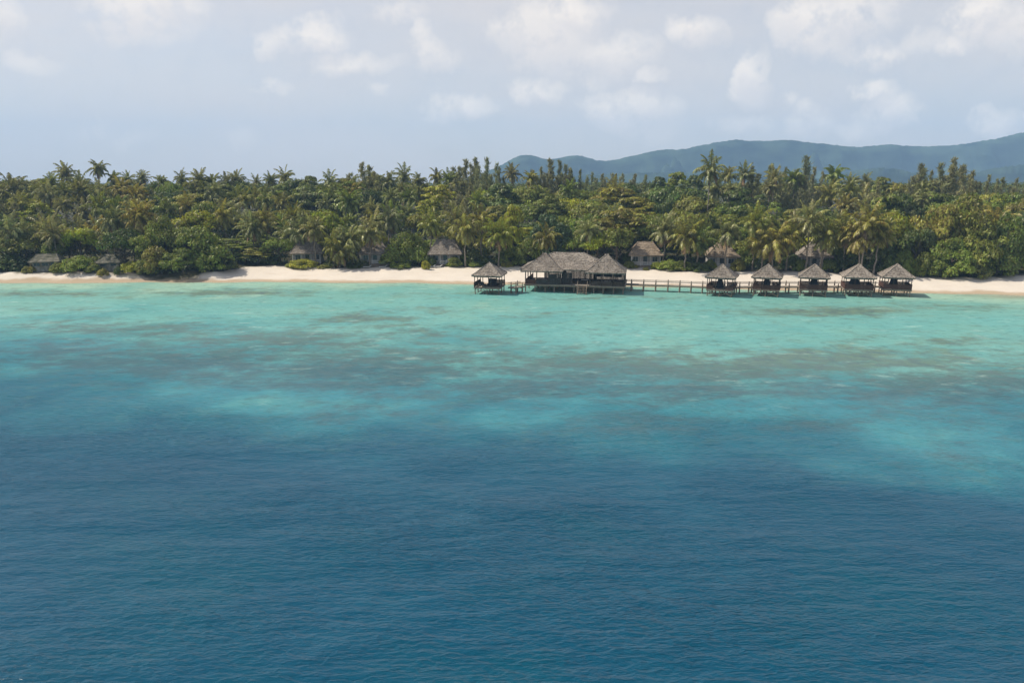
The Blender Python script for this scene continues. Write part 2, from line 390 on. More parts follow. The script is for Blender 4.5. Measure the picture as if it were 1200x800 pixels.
def bil(u, v, T):
    u = np.clip(u, CU[0], CU[-1] - 1e-3); v = np.clip(v, CV[0], CV[-1] - 1e-3)
    i = np.clip(np.searchsorted(CU, u, 'right') - 1, 0, len(CU) - 2); j = np.clip(np.searchsorted(CV, v, 'right') - 1, 0, len(CV) - 2)
    a = (u - CU[i]) / (CU[i + 1] - CU[i]); c = (v - CV[j]) / (CV[j + 1] - CV[j])
    c = c * c * (3 - 2 * c) * .5 + c * .5
    return T[j, i] * (1 - a) * (1 - c) + T[j, i + 1] * a * (1 - c) + T[j + 1, i] * (1 - a) * c + T[j + 1, i + 1] * a * c
xs = np.concatenate([[-7000, -3000, -1200, -600, -400], np.arange(-320, 321, 1.5), [400, 600, 1200, 3000, 7000]])
ys = np.concatenate([[-3000, -800, -200, -50, 0, 15], np.arange(24, 170, 0.8), [200]])
X, Y = np.meshgrid(xs, ys)
U, V, _d = project(X, np.maximum(Y, 6), np.zeros_like(X))
warp = np.sin(X * .045 + 1.7 * np.sin(Y * .05)) + .6 * np.sin(X * .11 + Y * .08 + 2) + .4 * np.sin(X * .23 - Y * .17)
V = V + warp * np.interp(V, [340, 420, 600], [1.0, 5, 14]); U = U + 14 * np.sin(Y * .12 + X * .05)
Dp = bil(U, V, DT)
for (u, v, ru, rv, tgt) in [(310, 463, 85, 15, 2.3), (215, 448, 40, 10, 2.6), (620, 494, 70, 16, 2.9), (900, 486, 110, 15, 2.2), (1075, 515, 70, 22, 2.5), (1010, 552, 90, 24, 4.0), (640, 470, 50, 10, 2.2), (1150, 560, 60, 20, 5)]:
    f = np.exp(-(((U - u) / ru) ** 2 + ((V - v) / rv) ** 2))
    Dp = Dp + (np.minimum(tgt, Dp) - Dp) * np.clip(f * 1.15, 0, 1)
Dp = np.minimum(Dp, np.maximum(-ground_z(X, Y) * 2.2, 0.0) + 0.0)
Rf = np.zeros_like(Dp)
for (u, v, ru, rv, am) in [(900, 428, 330, 20, 1), (1110, 458, 190, 24, .9), (690, 425, 170, 24, .9), (820, 458, 240, 20, .8), (415, 373, 70, 7, .9), (500, 362, 60, 5, .5), (280, 342, 100, 4.5, .9), (50, 345, 90, 4, .8), (60, 364, 60, 4, .4),
                       (960, 366, 110, 7, .9), (1110, 360, 90, 5, .6), (640, 366, 50, 4, .5), (200, 425, 260, 26, .85), (430, 430, 190, 30, .9), (640, 452, 160, 24, .8), (980, 492, 260, 26, .6), (760, 505, 160, 22, .6), (1120, 540, 90, 24, .5), (420, 470, 140, 16, .5), (690, 352, 60, 3, .5), (1130, 402, 80, 9, .55), (560, 395, 80, 10, .5),
                       (150, 388, 140, 12, .7), (330, 398, 150, 16, .75), (100, 412, 150, 12, .5), (470, 385, 90, 12, .5), (600, 410, 90, 12, .55), (1200, 440, 60, 20, .4), (520, 345, 50, 3, .35), (780, 350, 60, 3, .35), (1130, 520, 60, 30, .4)]:
    Rf = np.maximum(Rf, am * np.exp(-(((U - u) / ru) ** 2 + ((V - v) / rv) ** 2)))

for (u, v, ru, rv) in [(310, 463, 85, 14), (215, 448, 40, 9), (620, 494, 70, 14), (900, 486, 110, 13), (1075, 515, 70, 20), (1010, 552, 90, 20)]:
    Rf = Rf * (1 - .9 * np.exp(-(((U - u) / ru) ** 2 + ((V - v) / rv) ** 2)))
m, nt, out = new_mat('sea water')
TCn = nt.nodes.new('ShaderNodeTexCoord'); TC = TCn.outputs['Object']
def mapped(sx, sy, rot=0.0):
    n = nt.nodes.new('ShaderNodeMapping'); n.inputs['Scale'].default_value = (sx, sy, 1); n.inputs['Rotation'].default_value = (0, 0, rot); link(nt, TC, n.inputs[0]); return n.outputs[0]
depth = A('depth')
lownoise = MTH('SUBTRACT', NOISE(0.07, 7, mapped(0.9, 1.0), 0.6), 0.5)
d2 = MTH('MAXIMUM', MTH('MULTIPLY', depth, MTH('MULTIPLY_ADD', lownoise, 2.4, 1.0)), 0.0)
dn = MTH('DIVIDE', MTH('LOGARITHM', MTH('ADD', d2, 1.0), 2.718281828), 3.0, clamp=True)     # ln(1+d)/3
rp = nt.nodes.new('ShaderNodeValToRGB'); cr = rp.color_ramp
stops = [(0.0, (0.42, 0.38, 0.25)), (0.2, (0.30, 0.44, 0.33)), (0.5, (0.150, 0.335, 0.285)), (0.9, (0.125, 0.33, 0.30)), (1.5, (0.066, 0.24, 0.24)), (2.4, (0.035, 0.19, 0.225)), (4.0, (0.015, 0.122, 0.165)), (7.5, (0.006, 0.072, 0.120)), (12, (0.0015, 0.055, 0.100)), (18, (0.0004, 0.061, 0.098))]
while len(cr.elements) < len(stops): cr.elements.new(0.5)
for e, (dd, c) in zip(cr.elements, stops): e.position = math.log(1 + dd) / 3; e.color = rgba(c)
link(nt, dn, rp.inputs[0])
rf = A('reef')
rn = NOISE(0.27, 9, mapped(0.75, 1.15), 0.74)
rmask = RANGE(MTH('ADD', rf, MTH('MULTIPLY', MTH('SUBTRACT', rn, 0.5), 3.3)), 0.02, 0.95)
shal = RANGE(depth, 0.3, 2.2)
reefc = MIX(shal, (0.14, 0.20, 0.125), (0.038, 0.098, 0.118))
reefc = MIX(MTH('MULTIPLY', RANGE(NOISE(0.6, 7, mapped(1, 1), 0.65), 0.38, 0.66), RANGE(depth, 1.2, 3.0, 1.0, 0.1)), reefc, (0.080, 0.120, 0.118))
deepfade = RANGE(depth, 3.5, 9.5, 1.0, 0.0)
body = MIX(MTH('MULTIPLY', MTH('MULTIPLY', rmask, 0.9), deepfade), rp.outputs[0], reefc)
# sparse coral heads and sand streaks on the flat
sp1 = RANGE(NOISE(0.2, 8, mapped(0.9, 1.0), 0.68), 0.56, 0.7)
body = MIX(MTH('MULTIPLY', MTH('MULTIPLY', sp1, deepfade), RANGE(depth, 0.4, 1.2, 0.0, 0.6)), body, (0.05, 0.15, 0.155))
sp2 = RANGE(NOISE(0.7, 7, mapped(0.8, 1.1), 0.68), 0.52, 0.7)
body = MIX(MTH('MULTIPLY', MTH('MULTIPLY', sp2, deepfade), 0.55), body, (0.045, 0.13, 0.13))
sp3 = RANGE(NOISE(0.3, 8, mapped(0.6, 1.2), 0.68), 0.56, 0.72)
body = MIX(MTH('MULTIPLY', MTH('MULTIPLY', sp3, RANGE(depth, 1.4, 3.0, 1.0, 0.0)), 0.45), body, (0.38, 0.52, 0.45))
# waves
def leaning(scale, det, sx, sy, rot, lean, rough):
    """noise waves whose crests lean towards the shore side wind, so the near faces are the steep ones"""
    vec = mapped(sx, sy, rot)
    n0 = MTH('SUBTRACT', NOISE(scale, 2, vec, 0.4), 0.5)
    c = nt.nodes.new('ShaderNodeCombineXYZ'); link(nt, MTH('MULTIPLY', n0, lean), c.inputs[1])
    a = nt.nodes.new('ShaderNodeVectorMath'); a.operation = 'ADD'; link(nt, vec, a.inputs[0]); link(nt, c.outputs[0], a.inputs[1])
    return NOISE(scale, det, a.outputs[0], rough)
h1 = leaning(0.62, 4, 0.5, 1.5, R(8), -1.6, 0.5)
h2 = leaning(2.3, 5, 0.55, 1.3, R(-7), -0.7, 0.52)
h3 = NOISE(4.0, 4, mapped(0.7, 1.2, R(14)), 0.55)
h0 = leaning(0.17, 5, 0.42, 1.25, R(4), -1.2, 0.55)
calm = RANGE(depth, 0.3, 6.0, 0.85, 1.0)
hh = MTH('ADD', MTH('ADD', MTH('MULTIPLY', h1, 0.30), MTH('MULTIPLY', h2, 0.23)), MTH('MULTIPLY', h3, 0.05))
gust = RANGE(NOISE(0.03, 5, mapped(0.7, 1.5)), 0.33, 0.67, 0.5, 1.3)
hh = MTH('ADD', hh, MTH('MULTIPLY', h0, 0.6))
hh = MTH('MULTIPLY', MTH('MULTIPLY', hh, calm), gust)
bp = nt.nodes.new('ShaderNodeBump'); bp.inputs['Distance'].default_value = 1.0; bp.inputs['Strength'].default_value = 1.0
link(nt, hh, bp.inputs['Height'])
df = nt.nodes.new('ShaderNodeBsdfDiffuse'); link(nt, body, df.inputs[0])
bp2 = nt.nodes.new('ShaderNodeBump'); bp2.inputs['Distance'].default_value = 1.15; link(nt, hh, bp2.inputs['Height']); link(nt, bp2.outputs[0], df.inputs['Normal'])
gl = nt.nodes.new('ShaderNodeBsdfGlossy'); link(nt, RANGE(depth, 0.4, 4.0, 0.26, 0.10), gl.inputs['Roughness']); gl.inputs['Color'].default_value = (1, 1, 1, 1); bp3 = nt.nodes.new('ShaderNodeBump'); bp3.inputs['Distance'].default_value = 0.3; link(nt, hh, bp3.inputs['Height']); link(nt, bp3.outputs[0], gl.inputs['Normal'])
fr = nt.nodes.new('ShaderNodeFresnel'); fr.inputs['IOR'].default_value = 1.33; link(nt, bp.outputs[0], fr.inputs['Normal'])
mx = nt.nodes.new('ShaderNodeMixShader'); link(nt, MTH('MINIMUM', MTH('MULTIPLY', fr.outputs[0], 0.85), 0.135), mx.inputs[0]); link(nt, df.outputs[0], mx.inputs[1]); link(nt, gl.outputs[0], mx.inputs[2])
tr = nt.nodes.new('ShaderNodeBsdfTransparent')
mt = nt.nodes.new('ShaderNodeMixShader'); link(nt, RANGE(depth, 0.0, 0.3), mt.inputs[0]); link(nt, tr.outputs[0], mt.inputs[1]); link(nt, mx.outputs[0], mt.inputs[2])
link(nt, mt.outputs[0], out.inputs[0])
me = grid_mesh('sea_water', X, Y, np.zeros_like(X), m)
attr(me, 'depth', Dp); attr(me, 'reef', Rf)
o = put('sea_water', me); o['kind'] = 'structure'

# ------------------------------------------------------------------ hills
def ridge(name, prof, y0, depthy, amp, seed, mat):
    r = np.random.default_rng(seed)
    pu = np.array([p[0] for p in prof], float); pv = np.array([p[1] for p in prof], float)
    us = np.linspace(pu[0], pu[-1], 420); vv = np.interp(us, pu, pv)
    kern = np.ones(7) / 7; vv = np.convolve(np.pad(vv, 3, 'edge'), kern, 'valid')
    zt = np.array([at_y(u, v, y0).z for u, v in zip(us, vv)]); xx = np.array([at_y(u, 200, y0).x for u in us])
    ts = np.linspace(-1, 1, 61)
    X = np.repeat(xx[None, :], len(ts), 0); Y = y0 + depthy * np.repeat(ts[:, None], len(us), 1)
    sh = np.cos(np.clip(np.abs(ts), 0, 1) * math.pi / 2)[:, None] ** 1.25
    Z = zt[None, :] * sh
    nz = np.zeros_like(Z)
    for k, (fx, fy, a) in enumerate([(0.006, 0.005, 1), (0.013, 0.010, .6), (0.027, 0.02, .35), (0.06, 0.05, .16)]):
        p1, p2, q = r.uniform(0, 6, 3)
        nz += a * np.abs(np.sin(X * fx + p1 + 1.5 * np.sin(Y * fy * 1.3 + q) + Y * fy * 0.35))
    Z = Z - amp * nz * np.clip(1 - np.exp(-(((Y - y0) / (depthy * 0.07)) ** 2)), 0, 1) * np.clip(Z / 60, 0, 1)
    Z = Z + r.normal(0, 1.1, Z.shape) * np.clip(Z / 40, 0, 1)
    Z = np.maximum(Z, -2)
    o = put(name, grid_mesh(name, X, Y, Z, mat)); o['kind'] = 'structure'
hm = surface('forested hillside', (0.006, 0.018, 0.014), (0.055, 0.085, 0.05), (0.011, 0.011, 0.02), 1.0, 3.0, 8, 0.0)
ridge('hills', [(470, 222), (520, 214), (560, 205), (585, 195), (600, 186), (617, 180), (630, 184), (642, 188), (660, 184), (677, 181), (692, 186), (706, 190), (722, 187), (740, 183), (770, 176), (800, 175), (830, 168), (858, 163.5), (880, 165.5), (900, 165), (922, 164), (945, 167), (972, 169.5), (1000, 173), (1018, 171), (1035, 169), (1060, 171), (1085, 171.5), (1110, 171), (1135, 167), (1160, 163), (1180, 158), (1200, 153), (1240, 144), (1300, 135), (1400, 140), (1550, 150)],
      2700, 700, 105, 3, hm)
ridge('hills', [(930, 224), (965, 208), (1000, 200), (1030, 197), (1050, 198), (1075, 203), (1110, 207), (1140, 203), (1165, 197), (1200, 193), (1260, 186), (1340, 190), (1450, 200)], 1900, 350, 70, 5, hm)
ridge('hills', [(430, 226), (560, 212), (640, 206), (700, 204), (780, 202), (860, 203), (930, 206), (1000, 214)], 2050, 300, 30, 9, hm)

# ------------------------------------------------------------------ roofs
def hip_roof(w, d, ridge_len, z0, z1, courses=7, jit=0.09, seed=0, conc=1.08, seg=0.4):
    r = random.Random(seed); mb = MB()
    hx = lambda t: w / 2 * (1 - t) + ridge_len / 2 * t
    hy = lambda t: d / 2 * (1 - t) + 0.04 * t
    zz = lambda t: z0 + (z1 - z0) * t ** conc
    for k in range(courses):
        ta, tb = k / courses, min((k + 1) / courses + 0.025, 1)
        lift = 0.045
        for side in range(4):
            def P(t, f, off, z):
                x, y = hx(t) + off, hy(t) + off
                c = [(-x, -y), (x, -y), (x, y), (-x, y)]
                a, b = c[side], c[(side + 1) % 4]
                return (a[0] + (b[0] - a[0]) * f, a[1] + (b[1] - a[1]) * f, z)
            L = (w if side % 2 == 0 else d) * (1 - ta)
            n = max(2, int(L / seg))
            vs = []
            for i in range(n + 1):
                j = r.uniform(-jit, jit) if 0 < i < n else 0
                vs.append(P(ta, i / n, 0.05, zz(ta) + j - 0.02))
            for i in range(n + 1): vs.append(P(ta, i / n, 0.04, zz(ta) + lift + r.uniform(-jit, jit) * .4))
            for i in range(n + 1): vs.append(P(tb, i / n, 0.0, zz(tb) + 0.02 + (r.uniform(-jit, jit) * .6 if 0 < i < n else 0)))
            m_ = n + 1
            mb.add(vs, [(i + a * m_, i + 1 + a * m_, i + 1 + (a + 1) * m_, i + (a + 1) * m_) for a in (0, 1) for i in range(n)])
    # rolled hips
    for sx in (-1, 1):
        for sy in (-1, 1):
            pts = [(sx * hx(t_), sy * hy(t_), zz(t_) + .05 + r.uniform(-.02, .02)) for t_ in [q / 8 for q in range(9)]]
            mb.tube(pts, .10, 5)
    # thick eave and underside
    e = 0.22
    top = [(-w / 2, -d / 2, z0), (w / 2, -d / 2, z0), (w / 2, d / 2, z0), (-w / 2, d / 2, z0)]
    bot = [(x * 0.985, y * 0.985, z0 - e) for x, y, _ in top]
    rid = [(-ridge_len / 2, 0, z1 - 0.35), (ridge_len / 2, 0, z1 - 0.35)] if ridge_len > 0.3 else [(-0.15, 0, z1 - 0.35), (0.15, 0, z1 - 0.35)]
    mb.add(top + bot + rid, [(0, 1, 5, 4), (1, 2, 6, 5), (2, 3, 7, 6), (3, 0, 4, 7), (4, 5, 9, 8), (6, 7, 8, 9), (5, 6, 9), (7, 4, 8)])
    return mb

def roof_cap(ridge_len, z1, seed=0):
    mb = MB(); L = ridge_len + 0.5
    n = 9; vs = []
    r = random.Random(seed)
    for i in range(n):
        x = -L / 2 + L * i / (n - 1); dz = r.uniform(-.03, .03)
        vs += [(x, -0.26, z1 - 0.17 + dz), (x, -0.1, z1 + 0.06 + dz), (x, 0.1, z1 + 0.06 + dz), (x, 0.26, z1 - 0.17 + dz)]
    fs = [(i * 4 + k, (i + 1) * 4 + k, (i + 1) * 4 + k + 1, i * 4 + k + 1) for i in range(n - 1) for k in range(3)]
    fs += [(0, 1, 2, 3), tuple((n - 1) * 4 + k for k in (3, 2, 1, 0))]
    mb.add(vs, fs); return mb

# ------------------------------------------------------------------ stilt gazebos
DECK = 1.4
def gazebo(u, vwater, rz, label, kind, w=5.1, seed=0, dx=0.0, dw=1.0, low=0.95, front=True):
    fr_ = at_z(u, vwater, 0)                       # front stilts at the waterline
    az = math.atan2(fr_.x, fr_.y)
    c = Vector((fr_.x * (fr_.y + w / 2) / fr_.y, fr_.y + w / 2, 0))
    t = thing('stilt_gazebo', label, 'gazebo', c, rz, 'thatched gazebos on stilts over the water')
    h = w / 2; ov = 0.34
    ez, az_ = DECK + 2.4, DECK + 4.72
    hip_roof(w + 2 * ov, w + 2 * ov, 0.0, ez, az_, 9, 0.09, seed).build('roof', M['thatch'], t)
    cap = MB(); cap.tube([(0, 0, az_ - 0.30), (0, 0, az_ - 0.02), (0, 0, az_ + 0.16)], [0.42, 0.24, 0.06], 8); cap.build('roof_cap', M['thatch'], t)
    d = MB()
    npl = 18
    for i in range(npl):
        d.box((0, -h + w * (i + .5) / npl, DECK - 0.03), (w + 0.1, w / npl - 0.015, 0.06))
    d.build('deck', M['deck'], t)
    for sy in (-1, 1): MB().box((0, sy * (h - 0.08), DECK - 0.16), (w, 0.12, 0.2)).build('deck_beam', M['wood'], t)
    for sx in (-1, 1): MB().box((sx * (h - 0.08), 0, DECK - 0.163), (0.12, w - 0.4, 0.19)).build('deck_beam', M['wood'], t)
    ps = [(-1, -1), (-.33, -1), (.33, -1), (1, -1), (-1, 1), (-.33, 1), (.33, 1), (1, 1), (-1, 0), (1, 0)]
    pi_ = h - 0.18
    for a, b_ in ps:
        MB().box((a * pi_, b_ * pi_, DECK + 1.2), (0.13, 0.13, 2.4)).build('post', M['wood_dark'], t)
    for sy in (-1, 1): MB().box((0, sy * pi_, ez - 0.3), (w, 0.11, 0.14)).build('eave_beam', M['wood_dark'], t)
    for sx in (-1, 1): MB().box((sx * pi_, 0, ez - 0.302), (0.11, w - 0.5, 0.13)).build('eave_beam', M['wood_dark'], t)
    # boarded parapets
    def parapet(x0, y0, x1, y1, mat=M['wood_red'], hh_=0.95):
        L = math.hypot(x1 - x0, y1 - y0); a = math.atan2(y1 - y0, x1 - x0); mb = MB(); n = max(3, int(L / 0.16))
        for i in range(n):
            f = (i + .5) / n
            mb.box((x0 + (x1 - x0) * f, y0 + (y1 - y0) * f, DECK + 0.06 + (hh_ - .12) / 2), (L / n - 0.02, 0.045, hh_ - .12), a)
        mb.box(((x0 + x1) / 2, (y0 + y1) / 2, DECK + hh_), (L, 0.12, 0.07), a)
        mb.build('railing', mat, t)
    q = h - 0.05
    if kind == 'open':
        parapet(-q, -q, -q, q, M['wood_dark']); parapet(q, -q, q, -0.6, M['wood_dark'])
        parapet(0.1, q, q, q, M['wood_dark'])
    else:
        
        if front: parapet(-q, -q, q, -q, M['wood_red'], low)
        else: parapet(-q, -q, -q * .45, -q, M['wood_red'], low); parapet(q * .45, -q, q, -q, M['wood_red'], low)
        parapet(-q, -q, -q, q, M['wood_red'], low); parapet(q, -q, q, q, M['wood_red'], low); parapet(-q, q, -0.7, q); parapet(0.7, q, q, q)
        # gathered drape hanging in the middle
        mb = MB(); n = 22; vs = []
        for k, (z, rw) in enumerate(((DECK + 0.05, 0.95), (DECK + 0.9, 0.82), (DECK + 1.6, 0.6), (DECK + 2.35, 0.42))):
            for i in range(n):
                an = 2 * math.pi * i / n; rr = rw * (1 + (0.10 if i % 2 else -0.08))
                vs.append((rr * math.cos(an) * .95 * dw + dx, rr * math.sin(an) * .7, z))
        mb.add(vs, [(k * n + i, k * n + (i + 1) % n, (k + 1) * n + (i + 1) % n, (k + 1) * n + i) for k in range(3) for i in range(n)])
        mb.build('drape', M['fabric_dark'], t)
        for sx in (-1, 1):
            bmb = MB(); bmb.box((sx * 1.75, 0.2, DECK + 0.42), (0.7, 2.8, 0.12)); bmb.box((sx * 2.05, 0.2, DECK + 0.72), (0.1, 2.8, 0.5))
            for yy in (-1.05, 1.45): bmb.box((sx * 1.75, yy, DECK + 0.18), (0.6, 0.1, 0.36))
            bmb.build('bench', M['wood_dark'], t)
    for a in (-1, 0, 1):
        for b_ in (-1, 0, 1):
            x, y = a * (h - 0.25), b_ * (h - 0.25)
            MB().tube([(x, y, -1.0), (x, y, DECK - 0.26)], [0.12, 0.10], 8).build('stilt', M['wood'], t)
    for sy in (-1, 1):
        for a in (-1, 1):
            y = sy * (h - 0.12)
            MB().tube([(a * (h - 0.3), y, 0.25), (a * 0.25, y, DECK - 0.3)], 0.045, 5).build('brace', M['wood'], t)
            MB().tube([(a * (h - 0.3), y + .09, DECK - 0.3), (a * 0.25, y + .09, 0.25)], 0.045, 5).build('brace', M['wood'], t)
    return t

RZ = R(-21)
g1 = gazebo(574, 345.3, R(-11), 'lone open-sided thatched gazebo on stilts at the left end of the pier', 'open', 5.4, 1)
gazebo(844.5, 348.0, R(-25), 'thatched stilt gazebo where the long bare walkway first meets the row of five', 'boarded', 5.1, 2, -.3, .75, .8, False)
gazebo(897.5, 348.0, R(-24), 'thatched stilt gazebo with red-brown parapet, in front of the golden low palm', 'boarded', 5.0, 3, 0.0, .8, .9)
gazebo(951.5, 348.0, R(-22), 'thatched stilt gazebo in the middle of the row of five, below the palm-hidden bungalow', 'boarded', 5.1, 4, .1, .95, .95)
gazebo(1002.5, 348.0, R(-17), 'thatched stilt gazebo just before the last one, below the tall leaning beach palm', 'boarded', 5.2, 5, -.5, 1.25, 1.0)
gazebo(1047, 347.8, R(-18), 'thatched stilt gazebo at the right-hand end of the pier, nearest the bare beach', 'boarded', 5.1, 6, -.35, .9, 1.0)

# furniture standing in the lone gazebo
def armchair(parent_t, x, y, rz, label, group):
    loc = parent_t.matrix_basis @ Vector((x, y, DECK + 0.001))
    t = thing('lounge_chair', label, 'chair', loc, parent_t.rotation_euler.z + rz, group)
    MB().box((0, 0, 0.40), (0.75, 0.75, 0.16)).build('seat', M['fabric_dark'], t)
    mb = MB(); mb.add([(-.375, .26, .42), (.375, .26, .42), (.375, .38, .42), (-.375, .38, .42), (-.36, .42, 1.1), (.36, .42, 1.1), (.36, .52, 1.1), (-.36, .52, 1.1)], [(3, 2, 1, 0), (4, 5, 6, 7), (0, 1, 5, 4), (1, 2, 6, 5), (2, 3, 7, 6), (3, 0, 4, 7)])
    mb.build('backrest', M['fabric_dark'], t)
    for sx in (-1, 1):
        MB().box((sx * .42, 0, .6), (.09, .7, .08)).build('armrest', M['wood_dark'], t)
        for sy in (-1, 1): MB().box((sx * .42, sy * .3, .28), (.07, .07, .56)).build('leg', M['wood_dark'], t)
    return t
armchair(g1, -1.75, 0.2, R(70), 'dark armchair by the left railing of the lone gazebo', 'dark armchairs in the lone gazebo')
armchair(g1, -1.0, -1.6, R(160), 'dark armchair at the open front of the lone gazebo', 'dark armchairs in the lone gazebo')
loc = g1.matrix_basis @ Vector((0.75, 0.1, DECK + 0.001))
t = thing('daybed', 'high-backed dark daybed in the middle of the lone gazebo', 'daybed', loc, g1.rotation_euler.z)
MB().box((0, 0, 0.36), (2.3, 1.3, 0.3)).build('mattress', M['fabric_dark'], t)
MB().box((-0.25, 0.6, 0.95), (1.7, 0.14, 0.95)).build('backrest', M['fabric_dark'], t)
MB().box((0, 0, 0.12), (2.1, 1.1, 0.18)).build('frame', M['wood_dark'], t)
for s_ in (-.6, .25): MB().box((s_, 0.38, 0.72), (0.6, 0.26, 0.45), R(4)).build('cushion', M['fabric_dark'], t)

# ------------------------------------------------------------------ over-water restaurant
c = at_z(668, 343.3, 0)
HD = 1.6
t = thing('overwater_restaurant', 'long over-water restaurant with three joined thatched roofs on stilts', 'restaurant', (c.x, c.y, 0), R(-11))
def local_u(u): return (at_z(u, 343.3, 0).x - c.x)
L0, L1, L2, L3 = local_u(614), local_u(657), local_u(690), local_u(731)
wl, wr = L1 - L0, L3 - L2
def placed(mb, name, mat, off):
    mb.v = [(x + off[0], y + off[1], z + off[2]) for x, y, z in mb.v]
    return mb.build(name, mat, t)
placed(hip_roof(wl + 1.2, 9.2, 0.3, HD + 2.75, HD + 5.9, 11, .09, 11), 'roof', M['thatch'], ((L0 + L1) / 2 - .2, 4.0, 0))
placed(roof_cap(0.5, HD + 5.93, 1), 'roof_cap', M['thatch'], ((L0 + L1) / 2 - .2, 4.0, 0))
mw = (L2 - L1) + 11
placed(hip_roof(mw + 2.4, 9.5, 6.2, HD + 2.95, HD + 5.95, 11, .09, 12), 'roof', M['thatch'], ((L1 + L2) / 2 - 2.0, 6.0, 0.013))
placed(roof_cap(6.2, HD + 5.98, 2), 'roof_cap', M['thatch'], ((L1 + L2) / 2 - 2.0, 6.0, 0))
placed(hip_roof(wr + 1.0, 8.2, 0.2, HD + 2.7, HD + 6.0, 11, .09, 13), 'roof', M['thatch'], ((L2 + L3) / 2 - .35, 3.4, 0))
placed(roof_cap(0.4, HD + 6.03, 3), 'roof_cap', M['thatch'], ((L2 + L3) / 2 - .35, 3.4, 0))
mb = MB(); n = 30
for i in range(n): mb.box(((L0 + L3) / 2, 10.4 * (i + .5) / n - 0.05, HD - 0.04), (L3 - L0 + 0.4, 10.4 / n - 0.02, 0.08))
mb.build('deck', M['deck'], t)
MB().box(((L0 + L3) / 2, 0.05, HD - 0.22), (L3 - L0 + .2, 0.16, 0.26)).build('deck_beam', M['wood'], t)
MB().box(((L0 + L3) / 2, 9.9, HD - 0.22), (L3 - L0 + .2, 0.16, 0.26)).build('deck_beam', M['wood'], t)
nst = 11
for j, y in enumerate((0.25, 4.8, 9.6)):
    for i in range(nst):
        x = L0 + .2 + (L3 - L0 - .4) * i / (nst - 1) + random.uniform(-.12, .12)
        MB().tube([(x, y, -1.0), (x, y, HD - .09)], [.13, .11], 7).build('stilt', M['wood'], t)
posts = [L0 + .15, L0 + wl * .33, L0 + wl * .66, L1 - .1, (L1 + L2) / 2 - .6, L2 + .1, L2 + wr * .35, L2 + wr * .68, L3 - .15]
for x in posts: MB().box((x, 0.15, HD + 1.4), (.18, .18, 2.8)).build('post', M['wood_dark'], t)
for x in (L0 + .15, L3 - .15):
    for y in (3.2, 6.4, 9.6): MB().box((x, y, HD + 1.4), (.18, .18, 2.8)).build('post', M['wood_dark'], t)
MB().box(((L0 + L1) / 2, .15, HD + 2.66), (wl, .14, .2)).build('eave_beam', M['wood_dark'], t)
MB().box(((L2 + L3) / 2, .15, HD + 2.66), (wr, .14, .2)).build('eave_beam', M['wood_dark'], t)
def wallbox(x0, x1, y, z0, z1, mat, name='screen_wall', th=.09):
    if name == 'screen_wall':
        mb = MB(); n = max(3, int((x1 - x0) / .16)); mb.box(((x0 + x1) / 2, y, z1 - .05), (x1 - x0, th + .05, .1)); mb.box(((x0 + x1) / 2, y, z0 + .05), (x1 - x0, th + .05, .1))
        for i in range(n): mb.box((x0 + (x1 - x0) * (i + .5) / n, y + random.uniform(-.02, .02), (z0 + z1) / 2), ((x1 - x0) / n * random.uniform(.75, .97), th * .5, z1 - z0 - .2))
        return mb.build(name, mat, t)
    return MB().box(((x0 + x1) / 2, y, (z0 + z1) / 2), (x1 - x0, th, z1 - z0)).build(name, mat, t)
# left pavilion: open at its left third, dark screens behind
wallbox(L0 + .3, L0 + wl * .3, 0.16, HD, HD + .95, M['wood_red'], 'railing', .07)
MB().box((L0 + .12, 4.8, HD + .5), (.07, 9.2, .95)).build('railing', M['wood_red'], t)
wallbox(L0 + wl * .34, L0 + wl * .64, 0.16, HD, HD + .9, M['screen'], 'railing', .07)
wallbox(L0 + wl * .67, L1 - .2, 0.16, HD, HD + 2.1, M['screen'])
wallbox(L0 + wl * .36, L1, 9.2, HD, HD + 2.2, M['screen'])
wallbox(L1, L2 + 1.0, 7.6, HD, HD + 2.9, M['screen'])
wallbox(L1, L1 + (L2 - L1) * .36, 1.0, HD - .9, HD + 2.4, M['screen'])
MB().box((L1 + .05, 4.3, HD + 1.2), (.09, 6.4, 2.4)).build('screen_wall', M['screen'], t)
wallbox(L2 + .3, L3 - .3, 6.9, HD, HD + 2.6, M['screen'])
for k in range(3):
    x0 = L2 + .25 + k * (wr - .4) / 3
    wallbox(x0, x0 + (wr - .4) / 3 - .2, .17, HD, HD + .95, M['wood_dark'], 'railing', .07)
MB().box((L3 - .12, 4.0, HD + .5), (.07, 7.5, .95)).build('railing', M['wood_dark'], t)
for k in range(3):
    x0 = L2 + .6 + k * (wr - 1.2) / 3
    f = wallbox(x0, x0 + (wr - 1.2) / 3 - .3, 6.82, HD + .95, HD + 2.2, M['glass'], 'window', .05)
# boat steps in the middle
mb = MB()
for k in range(5): mb.box((L2 - 1.3, -.2 - .32 * k, HD - .2 - .28 * k), (1.7, .26, .05))
for s_ in (-.85, .85): mb.tube([(L2 - 1.3 + s_, 0, HD - .15), (L2 - 1.3 + s_, -1.75, HD - 1.6)], .06, 6)
mb.build('steps', M['wood'], t)
for s_ in (-.97, .97):
    mb = MB(); mb.tube([(L2 - 1.3 + s_, -.05, HD + .9), (L2 - 1.3 + s_, -1.7, HD - .45)], .045, 6); mb.tube([(L2 - 1.3 + s_, -.05, HD - .1), (L2 - 1.3 + s_, -.05, HD + .95)], .05, 6); mb.tube([(L2 - 1.3 + s_, -1.7, -.9), (L2 - 1.3 + s_, -1.7, HD - .4)], .05, 6)
    mb.build('handrail', M['wood'], t)
rest = t
